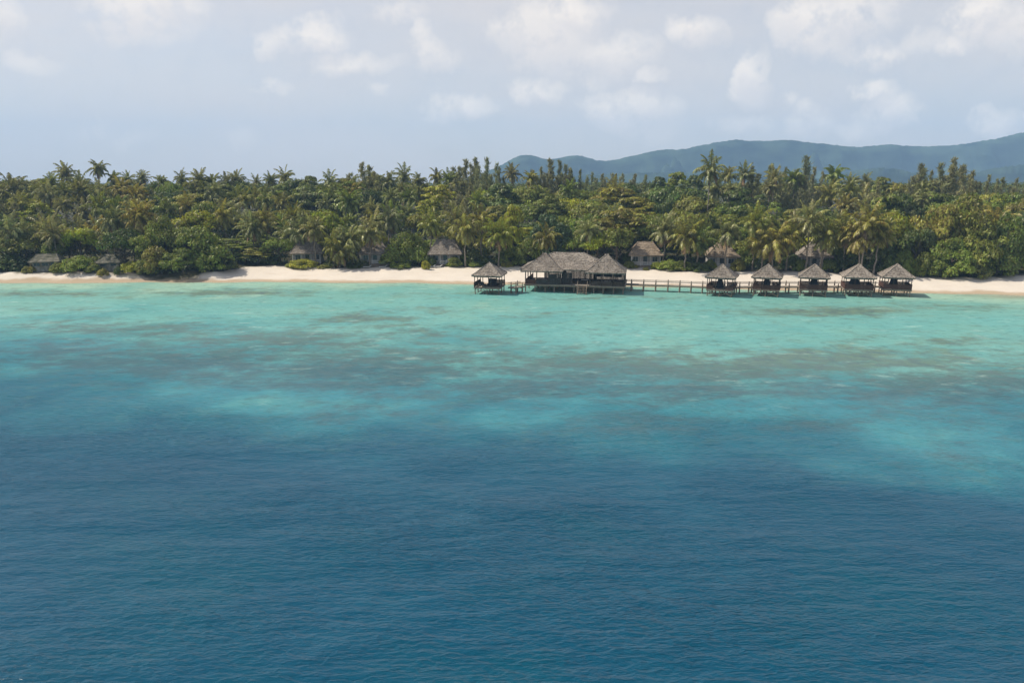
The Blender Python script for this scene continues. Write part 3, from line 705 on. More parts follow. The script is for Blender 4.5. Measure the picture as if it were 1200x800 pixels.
# tables and chairs in the restaurant
def dining_table(x, y, label):
    loc = rest.matrix_basis @ Vector((x, y, HD + .001))
    d = thing('dining_table', label, 'table', loc, rest.rotation_euler.z, 'tables in the over-water restaurant')
    MB().box((0, 0, .74), (1.3, .85, .05)).build('tabletop', M['white'], d)
    for sx in (-1, 1):
        for sy in (-1, 1): MB().box((sx * .55, sy * .34, .36), (.06, .06, .71)).build('leg', M['wood_dark'], d)
dining_table(L0 + wl * .52, 2.2, 'pale table behind the dark parapet in the left wing of the restaurant')
dining_table(L2 - 1.2, 3.2, 'pale table in the shaded middle gap of the restaurant above the steps')
dining_table(L2 + wr * .5, 2.2, 'pale table under the pointed right-hand roof of the restaurant')

# ------------------------------------------------------------------ walkway
def walkway(pts, label, name='timber_walkway', wd=1.5):
    t = thing(name, label, 'walkway', (pts[0][0], pts[0][1], 0))
    P = [Vector((p[0] - pts[0][0], p[1] - pts[0][1], 0)) for p in pts]
    k = 0; carry = 0.0
    for a, b_ in zip(P[:-1], P[1:]):
        L = (b_ - a).length; an = math.atan2(b_.y - a.y, b_.x - a.x); mid = (a + b_) / 2
        nrm = Vector((-math.sin(an), math.cos(an), 0)); zt = DECK - 0.05 + 0.004 * (k % 2); k += 1
        mb = MB(); n = int(L / .28)
        for i in range(n):
            p = a.lerp(b_, (i + .5) / n); mb.box((p.x, p.y, zt - .03), (L / n - .02, wd, .06), an)
        mb.build('deck', M['deck'], t)
        for s_ in (-1, 1):
            q = mid + nrm * s_ * (wd / 2 - .15); MB().box((q.x, q.y, zt - .16), (L, .12, .22), an).build('bearer', M['deck'], t)
        np_ = max(2, round(L / 2.55))
        for i in range(np_):
            p = a.lerp(b_, (i + .5) / np_)
            for s_ in (-1, 1):
                q = p + nrm * s_ * (wd / 2 - .02); top = zt + (1.0 if (i + (s_ > 0)) % 2 == 0 or s_ > 0 else .75) + random.uniform(-.12, .08)
                MB().tube([(q.x, q.y, -1.2), (q.x, q.y, zt - .1), (q.x, q.y, top)], [.17, .15, .07], 7).build('pile', M['wood'], t)
            MB().box((p.x, p.y, zt - .34), (.14, wd + .3, .16), an).build('crosshead', M['wood'], t)
        for s_ in (-1, 1):
            q = mid + nrm * s_ * (wd / 2 - .02)
            MB().box((q.x, q.y, zt + .78), (L, .07, .09), an).build('handrail', M['deck'], t)
            if s_ > 0: MB().box((q.x, q.y, zt + .42), (L, .05, .07), an).build('handrail', M['wood'], t)
    return t
zd = DECK - .05
wp = lambda u, v: (lambda p: (p.x, p.y))(at_z(u, v, zd))
walkway([wp(598, 336.6), wp(613, 334.6)], 'short timber walkway linking the lone gazebo to the restaurant')
walkway([wp(733, 332.3), wp(790, 334.2), wp(830, 335.8), wp(872, 335.4), wp(930, 335.2), wp(1030, 335.0)], 'long timber walkway on piles from the restaurant past the row of five gazebos', wd=1.6)
for (u, lab) in ((846, 'first'), (899.5, 'second'), (954, 'third'), (1007, 'fourth')):
    pass

# ------------------------------------------------------------------ bungalows
def bungalow(u, vbase, wpx, rz, label, ridge=0.45, style='white', wall_h=2.6, roof_h=3.4, dep=5.5, porch=True, furniture=None, dv=0):
    p = ground_hit(u, vbase); p.y += 1.2
    _, _, dpt = project(p.x, p.y, p.z)
    w = wpx * dpt / F_PX - 1.3
    fl = 0.45
    g = gz(p.x, p.y + 1) - .05
    t = thing('beach_bungalow' if style != 'grey' else 'weathered_hut', label, 'bungalow' if style != 'grey' else 'hut', (p.x, p.y, g), rz)
    wm = M['wall_white'] if style != 'grey' else M['wall_grey']; tm = M['thatch_tan'] if style == 'white' else (M['thatch'] if style == 'plain' else M['thatch_old'])
    y0 = 1.7 if porch else 0.3
    th = .18
    # walls: four separate slabs butted together, window openings filled with framed windows set proud
    mb = MB()
    mb.box((0, y0 + th / 2, fl + wall_h / 2), (w, th, wall_h)); mb.box((0, y0 + dep - th / 2, fl + wall_h / 2), (w, th, wall_h))
    for sx in (-1, 1): mb.box((sx * (w / 2 - th / 2), y0 + dep / 2, fl + wall_h / 2), (th, dep - 2 * th, wall_h))
    mb.build('wall', wm, t)
    MB().box((0, y0 + dep / 2 - (y0 / 2 if porch else 0), fl / 2 - .05), (w + .2, dep + (y0 if porch else 0), fl + .1)).build('floor_base', M['wood'] if style != 'grey' else M['wall_grey'], t)
    ezz = fl + wall_h
    rd = dep + y0 + 1.0
    off = y0 / 2 + dep / 2 - .1 + (0 if porch else .15)
    r = hip_roof(w + 1.3, rd, (w + 1.3) * ridge, ezz, ezz + roof_h, 9, .09, int(u), 1.05)
    r.v = [(x, y + off, z) for x, y, z in r.v]; r.build('roof', tm, t)
    cp = roof_cap((w + 1.3) * ridge, ezz + roof_h + .04, int(u)); cp.v = [(x, y + off, z) for x, y, z in cp.v]; cp.build('roof_cap', tm, t)
    nw = 3 if w > 5 else 2
    for k in range(nw):
        x = -w / 2 + w * (k + .5) / nw
        if k == (1 if nw == 3 else 0) and style != 'grey':
            d_ = MB().box((x, y0 - .03, fl + 1.05), (1.0, .06, 2.1)).build('door', M['glass'], t)
            fb = MB(); fb.box((x - .56, y0 - .04, fl + 1.08), (.1, .1, 2.16)); fb.box((x + .56, y0 - .04, fl + 1.08), (.1, .1, 2.16)); fb.box((x, y0 - .045, fl + 2.2), (1.22, .1, .1)); fb.build('door_frame', M['white'], t)
        else:
            wd_ = MB().box((x, y0 - .03, fl + 1.45), (1.2, .05, 1.15)).build('window', M['glass'], t)
            fb = MB()
            for sx in (-1, 1): fb.box((x + sx * .64, y0 - .04, fl + 1.45), (.09, .09, 1.15))
            fb.box((x, y0 - .04, fl + 1.45), (.05, .08, 1.15)); fb.box((x, y0 - .045, fl + 2.07), (1.38, .1, .09)); fb.box((x, y0 - .045, fl + .83), (1.46, .14, .09))
            fb.build('frame', M['white'] if style != 'grey' else M['wall_grey'], wd_)
    if porch:
        for x in (-w / 2 + .1, -w / 6, w / 6, w / 2 - .1):
            MB().box((x, .12, fl + (wall_h - .2) / 2 + .06), (.13, .13, wall_h - .1)).build('porch_post', M['white'], t)
        for (xa, xb) in ((-w / 2 + .1, -w / 6), (-w / 6, w / 6), (w / 6, w / 2 - .1))[0 if style == 'white' else 1:3]:
            mb = MB(); Lr = xb - xa - .16
            mb.box(((xa + xb) / 2, .12, fl + .92), (Lr, .07, .08)); mb.box(((xa + xb) / 2, .12, fl + .2), (Lr, .06, .07))
            for i in range(int(Lr / .16)): mb.box((xa + .08 + Lr * (i + .5) / int(Lr / .16), .12, fl + .56), (.06, .04, .64))
            mb.build('porch_railing', M['white'], t)
        mb = MB()
        for k in range(2): mb.box((w * .28, -.2 - .3 * k, fl - .12 - .17 * k), (1.3, .3, .08))
        mb.build('step', M['wood'], t)
    return t

bungalow(757.5, 314.5, 40, R(-6), 'white bungalow with hipped tan roof and white porch rail, behind the long walkway', .42, 'white', 2.6, 2.9)
bungalow(848, 317.0, 38, R(-10), 'white bungalow behind drooping palm fronds, above the first gazebo of five', .12, 'white', 2.7, 3.4)
bungalow(957, 317.5, 38, R(-16), 'palm-hidden bungalow with grey thatch above the middle gazebo of five', .15, 'plain', 2.7, 3.4)
bD = bungalow(521, 313.0, 40, R(2), 'tall-thatched bungalow with two white porch chairs, up the beach from the lone gazebo', .5, 'plain', 2.6, 3.2)
bungalow(438, 312.5, 38, R(6), 'pale cottage almost buried in bushes, between fallen palm fronds and a round bush', .4, 'plain', 2.6, 2.6)
bungalow(358, 312.0, 38, R(9), 'pale grey bungalow with steep roof behind a leaning palm and low lime hedge', .4, 'plain', 2.6, 3.0)
bungalow(50, 320.5, 33, R(16), 'mildewed grey hut with pale streaked walls under trees at the far left', .6, 'grey', 1.9, 1.5, 4, False)
bungalow(124, 320.5, 29, R(10), 'low weathered hut with a slanting pale roof edge, half hidden by a round bush', .3, 'grey', 1.6, 1.7, 4, False)
# white chairs on the porch
def white_chair(x, lab):
    loc = bD.matrix_basis @ Vector((x, .75, .451))
    t = thing('porch_chair', lab, 'chair', loc, bD.rotation_euler.z, 'white chairs on the bungalow porch')
    MB().box((0, 0, .45), (.55, .55, .06)).build('seat', M['white'], t)
    MB().box((0, .26, .78), (.55, .05, .62)).build('backrest', M['white'], t)
    for a in (-1, 1):
        for b_ in (-1, 1): MB().box((a * .24, b_ * .23, .21), (.05, .05, .42)).build('leg', M['white'], t)
        MB().box((a * .27, 0, .66), (.05, .5, .05)).build('armrest', M['white'], t)
white_chair(.45, 'white porch chair nearer the bungalow door, left of its twin')
white_chair(1.25, 'white porch chair at the right of its twin, beside the porch corner')
# sun loungers on the sand
def lounger(u, v, rz, lab):
    p = ground_hit(u, v)
    t = thing('sun_lounger', lab, 'sun lounger', (p.x, p.y, p.z - .02), rz, 'white sun loungers at the top of the beach')
    MB().box((-.3, 0, .32), (1.4, .66, .08)).build('seat', M['white'], t)
    mb = MB(); mb.add([(.41, -.33, .30), (.41, .33, .30), (1.0, .33, .62), (1.0, -.33, .62), (.41, -.33, .36), (.41, .33, .36), (1.0, .33, .70), (1.0, -.33, .70)], [(3, 2, 1, 0), (4, 5, 6, 7), (0, 1, 5, 4), (1, 2, 6, 5), (2, 3, 7, 6), (3, 0, 4, 7)])
    mb.build('backrest', M['white'], t)
    for a in (-.85, .6):
        for b_ in (-.28, .28): MB().box((a, b_, .13), (.06, .06, .3)).build('leg', M['white'], t)
lounger(505.5, 313.6, R(10), 'white sun lounger on the sand at the left below the porch with white chairs')
lounger(513.5, 313.6, R(8), 'white sun lounger directly below the porch with white chairs')
lounger(430.5, 313.8, R(10), 'white sun lounger by the buried cottage, beside the fallen palm fronds')
lounger(449, 313.8, R(10), 'white sun lounger by the buried cottage, nearest the round bush')

# ------------------------------------------------------------------ vegetation meshes
def quads_from(centers, a, b_):
    """centers, half-axis vectors a, b -> diamond quads"""
    n = len(centers)
    v = np.stack([centers - a, centers - b_, centers + a, centers + b_], 1).reshape(-1, 3)
    return v, np.arange(n * 4).reshape(n, 4)

def unit(v): return v / np.maximum(np.linalg.norm(v, axis=-1, keepdims=True), 1e-6)

def leaf_cloud(r, centers, radii, per, leaf, flat=0.85, up=0.35):
    """clumps of leaf-sized faces round lobe centres"""
    C = np.repeat(centers, per, 0); Rr = np.repeat(radii, per, 0)
    d = unit(r.normal(size=C.shape)); d[:, 2] = np.where(d[:, 2] < -0.3, -d[:, 2] * .6, d[:, 2])
    rad = Rr[:, None] * r.uniform(.74, 1.05, (len(C), 1))
    p = C + d * rad * np.array([1, 1, flat])
    nrm = unit(d + np.array([0, 0, up]) + r.normal(0, .38, C.shape))
    tmp = unit(r.normal(size=C.shape)); a = unit(np.cross(nrm, tmp)); b_ = np.cross(nrm, a)
    s = leaf * r.uniform(.6, 1.3, (len(C), 1))
    return quads_from(p, a * s, b_ * s * .55)

def crown_mesh(seed, typ):
    r = np.random.default_rng(seed)
    if typ == 'round':
        n = 32; d = unit(r.normal(size=(n, 3))); d[:, 2] = np.abs(d[:, 2]) * 1.1 - .12
        c = d * np.array([.72, .72, .36]) * r.uniform(.72, 1.08, (n, 1)) + np.array([0, 0, .45]); rad = r.uniform(.24, .42, n)
        v, q = leaf_cloud(r, c, rad * .9, 165, .05, .62)
    elif typ == 'dome':       # foliage down to the ground
        n = 38; d = unit(r.normal(size=(n, 3))); d[:, 2] = np.abs(d[:, 2])
        c = d * np.array([.78, .78, .74]) * r.uniform(.75, 1.06, (n, 1)) + np.array([0, 0, .08]); rad = r.uniform(.2, .38, n)
        v, q = leaf_cloud(r, c, rad, 150, .052, .75)
    elif typ == 'layered':
        cs, rs = [], []
        for z, rr, k in ((.92, .45, 10), (.76, .75, 16), (.58, .95, 20), (.42, .85, 16), (.25, .6, 9)):
            an = r.uniform(0, 6.28, k); ra = rr * np.sqrt(r.uniform(.05, 1, k))
            cs.append(np.stack([ra * np.cos(an), ra * np.sin(an), z - .12 * (ra / rr) ** 2 + r.normal(0, .03, k)], 1)); rs.append(r.uniform(.15, .27, k))
        v, q = leaf_cloud(r, np.concatenate(cs), np.concatenate(rs), 80, .05, .22, 1.0)
    elif typ == 'tall':
        n = 40; z = r.uniform(0.05, .95, n); rr = .72 * np.sin(np.clip(z * .85 + .15, 0, 1) * math.pi) ** .7 + .08; an = r.uniform(0, 6.28, n)
        c = np.stack([rr * np.cos(an) * r.uniform(.5, 1, n), rr * np.sin(an) * r.uniform(.5, 1, n), z], 1); rad = r.uniform(.18, .34, n)
        v, q = leaf_cloud(r, c, rad, 95, .06, .4, .5)
    elif typ == 'big':
        n = 66; d = unit(r.normal(size=(n, 3))); d[:, 2] = np.abs(d[:, 2])
        c = d * np.array([.84, .84, .78]) * r.uniform(.78, 1.06, (n, 1)) + np.array([0, 0, .08]); rad = r.uniform(.13, .28, n)
        v, q = leaf_cloud(r, c, rad, 140, .036, .75)
    v[:, 2] = np.maximum(v[:, 2], -.02)
    return np_mesh('crown', v, q, [M['leaf']])
CROWN = {k: [crown_mesh(100 + 17 * i + 1000 * j, k) for i in range(3)] for j, k in enumerate(('round', 'dome', 'layered', 'tall', 'big'))}

def palm_crown(seed, nf, L, droop):
    """coconut crown: arching rachis with two rows of hanging leaflets; unit metres"""
    r = np.random.default_rng(seed)
    V, F, MI = [], [], []
    nv = 0
    for k in range(nf):
        az = k * 2.39996 + r.uniform(-.35, .35)
        f = k / (nf - 1)
        el = R(82) - R(135) * f ** 0.95 + r.uniform(-.2, .2)
        ln = L * r.uniform(.75, 1.1) * (0.66 + .34 * math.sin(math.pi * min(1, f * .8 + .32)))
        dead = f > .88 and r.random() < .6
        ns = 11; p = np.zeros(3); e = el; pts = [p.copy()]; tang = []
        azk = az
        bend = r.normal(0, .03)
        for s in range(ns):
            dirn = np.array([math.cos(e) * math.cos(azk), math.cos(e) * math.sin(azk), math.sin(e)]); tang.append(dirn)
            p = p + dirn * ln / ns; pts.append(p.copy())
            e -= droop * (.05 + .20 * (s / ns) ** 1.2) * (1.2 if dead else 1) * max(.25, math.cos(e)); azk += bend
            e = max(e, R(-84))
        tang.append(tang[-1]); pts = np.array(pts); tang = np.array(tang)
        tw = r.normal(0, .45)
        side0 = np.array([-math.sin(az), math.cos(az), 0])
        nl = 30
        ss = np.linspace(.10, .99, nl); idx = ss * ns; i0 = np.minimum(idx.astype(int), ns - 1); fr_ = (idx - i0)[:, None]
        base = pts[i0] * (1 - fr_) + pts[i0 + 1] * fr_; tg = unit(tang[i0])
        for sgn in (-1, 1):
            ll = 1.0 * (L / 4.8) * np.sin(np.pi * (ss * .8 + .17)) ** .6 * r.uniform(.6, 1.25, nl)
            hang = r.uniform(.2, 1.3, nl)[:, None] + .2 + .5 * max(0, math.sin(el)) * 0
            dl = unit(side0 * sgn * math.cos(tw) + np.array([0, 0, 1]) * math.sin(tw) * sgn * .6 + tg * r.uniform(.3, .8, nl)[:, None] - np.array([0, 0, 1]) * hang)
            wv = tg * .072 * (L / 4.8)
            a = base - wv; b_ = base + wv; tip = base + dl * ll[:, None] - np.array([0, 0, .12]); mid = base + dl * ll[:, None] * .55 + np.array([0, 0, .05])
            v = np.stack([a, b_, mid + wv * 1.1, tip, mid - wv * 1.1], 1).reshape(-1, 3)
            V.append(v)
            q = np.arange(nl * 5).reshape(nl, 5) + nv; nv += nl * 5
            F += [tuple(x) for x in q]; MI += [1 if dead else 0] * nl
        wd_ = np.linspace(.09, .015, ns + 1)[:, None]
        v = np.concatenate([pts - side0 * wd_, pts + side0 * wd_]); V.append(v)
        for s in range(ns): F.append((nv + s, nv + s + 1, nv + ns + 1 + s + 1, nv + ns + 1 + s)); MI.append(1 if dead else 0)
        nv += 2 * (ns + 1)
    me = bpy.data.meshes.new('crown'); me.from_pydata(np.concatenate(V).tolist(), [], F)
    me.materials.append(M['frond']); me.materials.append(M['dry']); me.polygons.foreach_set('material_index', MI); me.update()
    return me
PALM = [palm_crown(300 + i, nf, L_, dr) for i, (nf, L_, dr) in enumerate(((36, 4.8, 1.2), (30, 5.1, 1.5), (42, 4.6, 1.1), (26, 4.9, 1.3), (34, 4.5, 1.7), (22, 4.6, 1.0), (40, 5.0, 1.4), (31, 4.4, 1.25), (28, 5.2, 1.6), (38, 4.2, 1.35)))]

def casuarina_crown(seed):
    """feathery crown of several ragged spires: ascending boughs carrying fine upswept sprays, gaps between"""
    r = np.random.default_rng(seed)
    cs, ax, bx = [], [], []
    nl = int(r.integers(4, 7))
    for L in range(nl):
        a0 = L * 6.283 / nl + r.uniform(-.4, .4); off = 0.0 if L == 0 else r.uniform(.25, .62); top = 1.0 if L == 0 else r.uniform(.62, .95); bot = r.uniform(.0, .25)
        nb = 26 if L == 0 else 18
        for z in np.linspace(bot, top, nb):
            t = (z - bot) / (top - bot); an = r.uniform(0, 6.28); d = np.array([math.cos(an), math.sin(an), 0])
            reach = (.46 * (1 - t) ** .8 + .03) * r.uniform(.4, 1.2); k = 34
            axis = np.array([math.cos(a0) * off, math.sin(a0) * off, 0]) * min(1, z / .45)
            f = r.uniform(.05, 1, k)
            p = axis + d * reach * f[:, None]; p[:, 2] += z + f * .07 * (1.2 - t) - .02
            p += r.normal(0, .035, p.shape) * np.array([1, 1, .3])
            dirn = unit(d * .55 + np.array([0, 0, .9]) + r.normal(0, .55, (k, 3))); dirn[:, 2] *= .5
            s = r.uniform(.05, .11, (k, 1)); wv = unit(np.cross(dirn, r.normal(size=(k, 3))))
            cs.append(p); ax.append(dirn * s); bx.append(wv * s * np.array([1, 1, .4]) * .15)
    v, q = quads_from(np.concatenate(cs), np.concatenate(ax), np.concatenate(bx))
    return np_mesh('crown', v, q, [M['needle']])
CAS = [casuarina_crown(500 + i) for i in range(6)]

TINT = {'dark': (0.104, 0.134, 0.026), 'mid': (0.186, 0.216, 0.030), 'olive': (0.245, 0.232, 0.038), 'lime': (0.305, 0.315, 0.022), 'golden': (0.29, 0.255, 0.046), 'grey': (0.242, 0.240, 0.074), 'blue': (0.092, 0.138, 0.048), 'cas': (0.235, 0.238, 0.108)}
WORD = {'dark': 'dark green', 'mid': 'green', 'olive': 'olive green', 'lime': 'bright lime', 'golden': 'golden green', 'grey': 'grey-green', 'blue': 'blue-green', 'cas': 'grey-green'}
TREES = []     # (object, kind word, tint, row, u)
SKIP = set()
counter = [0]

def tint_col(tn, r):
    c = np.array(TINT[tn]) * r.uniform(.85, 1.18) * np.array([r.uniform(.92, 1.1), 1, r.uniform(.85, 1.1)])
    return (float(c[0]), float(c[1]), float(c[2]), 1.0)

def palm(u, vtop, y, size, tn, row, lean=0.0, lab=None):
    counter[0] += 1; k = counter[0]; r = np.random.default_rng(9000 + k)
    if k in SKIP: return
    tp = at_y(u, vtop, y)
    top = tp.z - 2.7 * size
    ln = lean if lean else r.normal(0, .11)
    g0x = tp.x - ln * (top - 2)
    g = gz(g0x, y); hgt = max(top - g, .8)
    root = thing('coconut_palm', lab or '', 'palm tree', (g0x, y, g - .1))
    pts, rad = [], []
    dx = tp.x - g0x; dy = r.normal(0, .04) * hgt
    for i in range(9):
        f = i / 8
        pts.append((dx * f ** 1.5 + .10 * math.sin(f * 3) * r.normal(), dy * f ** 1.5, (hgt + .15) * f)); rad.append((.24 - .10 * f ** .5) * (1.35 if i == 0 else 1))
    pts[-1] = (dx, dy, hgt + .15)
    MB().tube(pts, rad, 7).build('trunk', M['trunk'], root, True)
    cr_ = put('crown', PALM[int(r.integers(len(PALM)))], root)
    cr_.location = (dx, dy, hgt); cr_.rotation_euler = (r.normal(0, .08), r.normal(0, .08), r.uniform(0, 6.28)); cr_.scale = (size * 1.28,) * 3
    cr_.color = tint_col(tn, r)
    TREES.append((root, 'coconut palm', tn, row, u, vtop, lab))

def broad(u, vtop, y, wpx, tn, row, typ='round', base=None, lab=None, name='broadleaf_tree', depth_ratio=1.0):
    counter[0] += 1; k = counter[0]; r = np.random.default_rng(9000 + k)
    if k in SKIP: return
    tp = at_y(u, vtop, y); _, _, dpt = project(tp.x, y, tp.z)
    g = gz(tp.x, y); Ht = max(tp.z - g, .6); rad_ = wpx * dpt / F_PX / 2
    shrub = name == 'beach_shrub'
    root = thing(name, lab or '', 'shrub' if shrub else 'tree', (tp.x, y, g - .05))
    cb = {'dome': 0.0, 'big': 0.02}.get(typ, .22) if base is None else base
    z0 = Ht * cb; ch = (Ht - z0) / 1.06
    mb = MB()
    if shrub:
        for q in range(4):
            a = r.uniform(0, 6.28); mb.tube([(0, 0, 0), (math.cos(a) * rad_ * .3, math.sin(a) * rad_ * .3, Ht * .55)], [.06, .025], 5)
        mb.build('stem', M['bark'], root)
    else:
        tr_ = .12 + .016 * Ht; zt = z0 + ch * .45
        mb.tube([(0, 0, 0), (r.normal(0, .15), r.normal(0, .15), z0 * .6 + .4), (r.normal(0, .2), 0, zt)], [tr_ * 1.3, tr_, tr_ * .6], 7)
        for q in range(6):
            a = q * 1.05 + r.uniform(-.3, .3); zz_ = z0 * .8 + .5 + ch * .06 * q
            mb.tube([(0, 0, zz_), (math.cos(a) * rad_ * .4, math.sin(a) * rad_ * .4, zz_ + ch * .2), (math.cos(a) * rad_ * .72, math.sin(a) * rad_ * .72, z0 + ch * r.uniform(.45, .7))], [tr_ * .5, tr_ * .33, .04], 5)
        mb.build('trunk', M['bark'], root)
    cr_ = put('foliage' if shrub else 'crown', CROWN[typ][int(r.integers(3))], root)
    cr_.location = (0, 0, z0); cr_.rotation_euler = (0, 0, r.uniform(0, 6.28)); s = r.uniform(.94, 1.06)
    cr_.scale = (rad_ * s, rad_ * depth_ratio / s, ch)
    cr_.color = tint_col(tn, r)
    TREES.append((root, 'shrub' if shrub else {'round': 'round tree', 'dome': 'bushy tree', 'layered': 'flat-tiered tree', 'tall': 'narrow tree', 'big': 'leafy tree'}[typ], tn, row, u, vtop, lab))

def casu(u, vtop, y, wpx, row, tn='cas', lab=None):
    counter[0] += 1; k = counter[0]; r = np.random.default_rng(9000 + k)
    if k in SKIP: return
    tp = at_y(u, vtop, y); _, _, dpt = project(tp.x, y, tp.z); g = gz(tp.x, y); Ht = tp.z - g; rad_ = wpx * dpt / F_PX / 2 * 1.75
    root = thing('casuarina_tree', lab or '', 'tree', (tp.x, y, g - .1))
    MB().tube([(0, 0, 0), (r.normal(0, .2), 0, Ht * .5), (0, 0, Ht * .97)], [.3, .2, .03], 7).build('trunk', M['bark'], root)
    cr_ = put('crown', CAS[int(r.integers(6))], root); cr_.location = (0, 0, Ht * .2); cr_.scale = (rad_, rad_, Ht * .8); cr_.rotation_euler = (0, 0, r.uniform(0, 6.28)); cr_.color = tint_col(tn, r)
    TREES.append((root, 'feathery casuarina', tn, row, u, vtop, lab))

# ---- front row, placed by hand: (u, top v, width px, base v, tint, form)
FRONT = [(5, 296, 44, 318.5, 'dark', 'dome'), (-25, 285, 50, 318, 'mid', 'dome'), (26, 272, 62, 314, 'olive', 'round'), (62, 280, 36, 313, 'mid', 'round'), (90, 263, 48, 312, 'lime', 'round'), (91, 297, 42, 321.5, 'mid', 'dome'), (112, 299, 30, 316.5, 'mid', 'dome'), (74, 306, 18, 319, 'olive', 'dome'),
         (141, 264, 52, 316, 'dark', 'round'), (163, 272, 40, 316, 'mid', 'round'), (190, 250, 66, 316, 'mid', 'big'), (224, 260, 60, 316, 'mid', 'round'), (180, 286, 44, 321.3, 'olive', 'dome'), (212, 288, 58, 322.3, 'mid', 'big'), (244, 282, 56, 320, 'mid', 'dome'), (262, 298, 34, 318, 'dark', 'dome'), (170, 300, 26, 321.8, 'mid', 'dome'),
         (300, 288, 44, 310, 'olive', 'layered'), (286, 296, 30, 309, 'mid', 'layered'), (326, 276, 44, 310, 'mid', 'round'), (316, 296, 26, 310, 'dark', 'dome'), (384, 240, 46, 305, 'lime', 'round'), (370, 256, 34, 306, 'olive', 'round'), (404, 262, 36, 308, 'mid', 'round'), (440, 270, 34, 308, 'olive', 'round'), (398, 298, 40, 313.5, 'dark', 'dome'), (420, 302, 26, 312.5, 'dark', 'dome'),
         (474, 266, 54, 311, 'mid', 'big'), (462, 288, 34, 312.5, 'mid', 'dome'), (490, 286, 34, 312, 'mid', 'dome'), (556, 292, 24, 311, 'dark', 'dome'), (540, 296, 24, 311.5, 'mid', 'dome'), (568, 300, 26, 312, 'dark', 'dome'), (602, 236, 32, 306, 'lime', 'tall'), (598, 286, 40, 312, 'mid', 'dome'), (620, 276, 40, 312, 'mid', 'dome'),
         (646, 246, 66, 311, 'blue', 'big'), (676, 272, 40, 312, 'mid', 'round'), (702, 270, 46, 312, 'lime', 'round'), (724, 262, 44, 314, 'mid', 'round'), (742, 290, 22, 312, 'dark', 'dome'), (690, 246, 46, 306, 'mid', 'round'), (728, 240, 80, 306, 'olive', 'layered'), (770, 246, 60, 305, 'mid', 'round'), (812, 244, 52, 304, 'olive', 'round'),
         (795, 262, 46, 306, 'mid', 'round'), (828, 266, 40, 308, 'mid', 'round'), (868, 262, 44, 308, 'mid', 'round'), (900, 246, 50, 306, 'mid', 'round'), (874, 286, 28, 315, 'mid', 'dome'), (938, 268, 40, 309, 'dark', 'dome'), (930, 296, 30, 317, 'dark', 'dome'), (984, 280, 36, 317, 'mid', 'dome'), (975, 248, 44, 309, 'mid', 'round'),
         (1000, 286, 34, 320, 'dark', 'dome'), (1046, 242, 50, 316, 'lime', 'round'), (1040, 282, 36, 322, 'dark', 'dome'), (1062, 290, 30, 324, 'mid', 'dome'), (1080, 262, 44, 321, 'dark', 'round'), (1088, 292, 34, 325, 'mid', 'dome'), (1104, 234, 76, 321, 'olive', 'big'), (1136, 222, 92, 321, 'olive', 'big'), (1120, 276, 62, 327, 'mid', 'big'), (1152, 262, 74, 326, 'mid', 'big'),
         (1184, 246, 62, 322, 'mid', 'big'), (1172, 290, 50, 325.5, 'mid', 'dome'), (1200, 276, 50, 322, 'mid', 'dome'), (1232, 262, 60, 321, 'mid', 'big'), (1140, 300, 40, 326.8, 'olive', 'dome'), (1106, 300, 36, 327, 'mid', 'dome')]
for (u, v, w_, vb, tn, typ) in FRONT:
    y = ground_hit(u, vb).y
    off = 0 if typ in ('dome', 'big') else 1
    p = ground_hit(u, vb)
    broad(u, v, p.y + w_ / 6.0 * (.35 if typ in ('dome', 'big') else .2), w_, tn, 'beach', typ)
SHRUBS = [(154, 304, 30, 320.5, 'lime'), (356, 302.5, 36, 313.8, 'lime'), (344, 307, 22, 313.5, 'olive'), (499, 304, 11, 316, 'lime'), (785, 302, 30, 316.5, 'mid'), (800, 304, 26, 317, 'mid'), (819, 306, 26, 318, 'dark'), (770, 306, 16, 315.5, 'lime'), (594, 305, 16, 312.8, 'olive'), (757, 312, 8, 317, 'olive'), (30, 311, 12, 320.8, 'olive'), (556, 306, 16, 313, 'mid'), (744, 309, 12, 314, 'golden'), (415, 309, 22, 314.2, 'dark'), (470, 307, 26, 314, 'mid'), (380, 309, 18, 314.4, 'olive'), (532, 300, 20, 312.9, 'mid'), (503, 297, 16, 312.6, 'dark'), (832, 303, 18, 317.2, 'mid'), (865, 302, 20, 317.6, 'olive'), (939, 302, 18, 318, 'mid'), (973, 303, 20, 318.6, 'mid'), (738, 304, 14, 314.2, 'mid'), (66, 307, 18, 319.6, 'mid'), (36, 311, 10, 320.8, 'olive'), (108, 306, 20, 321, 'mid'), (138, 311, 12, 321, 'dark'), (120, 313, 14, 321.6, 'olive')]
for (u, v, w_, vb, tn) in SHRUBS:
    broad(u, v, ground_hit(u, vb).y + .4, w_, tn, 'beach', 'dome', name='beach_shrub')
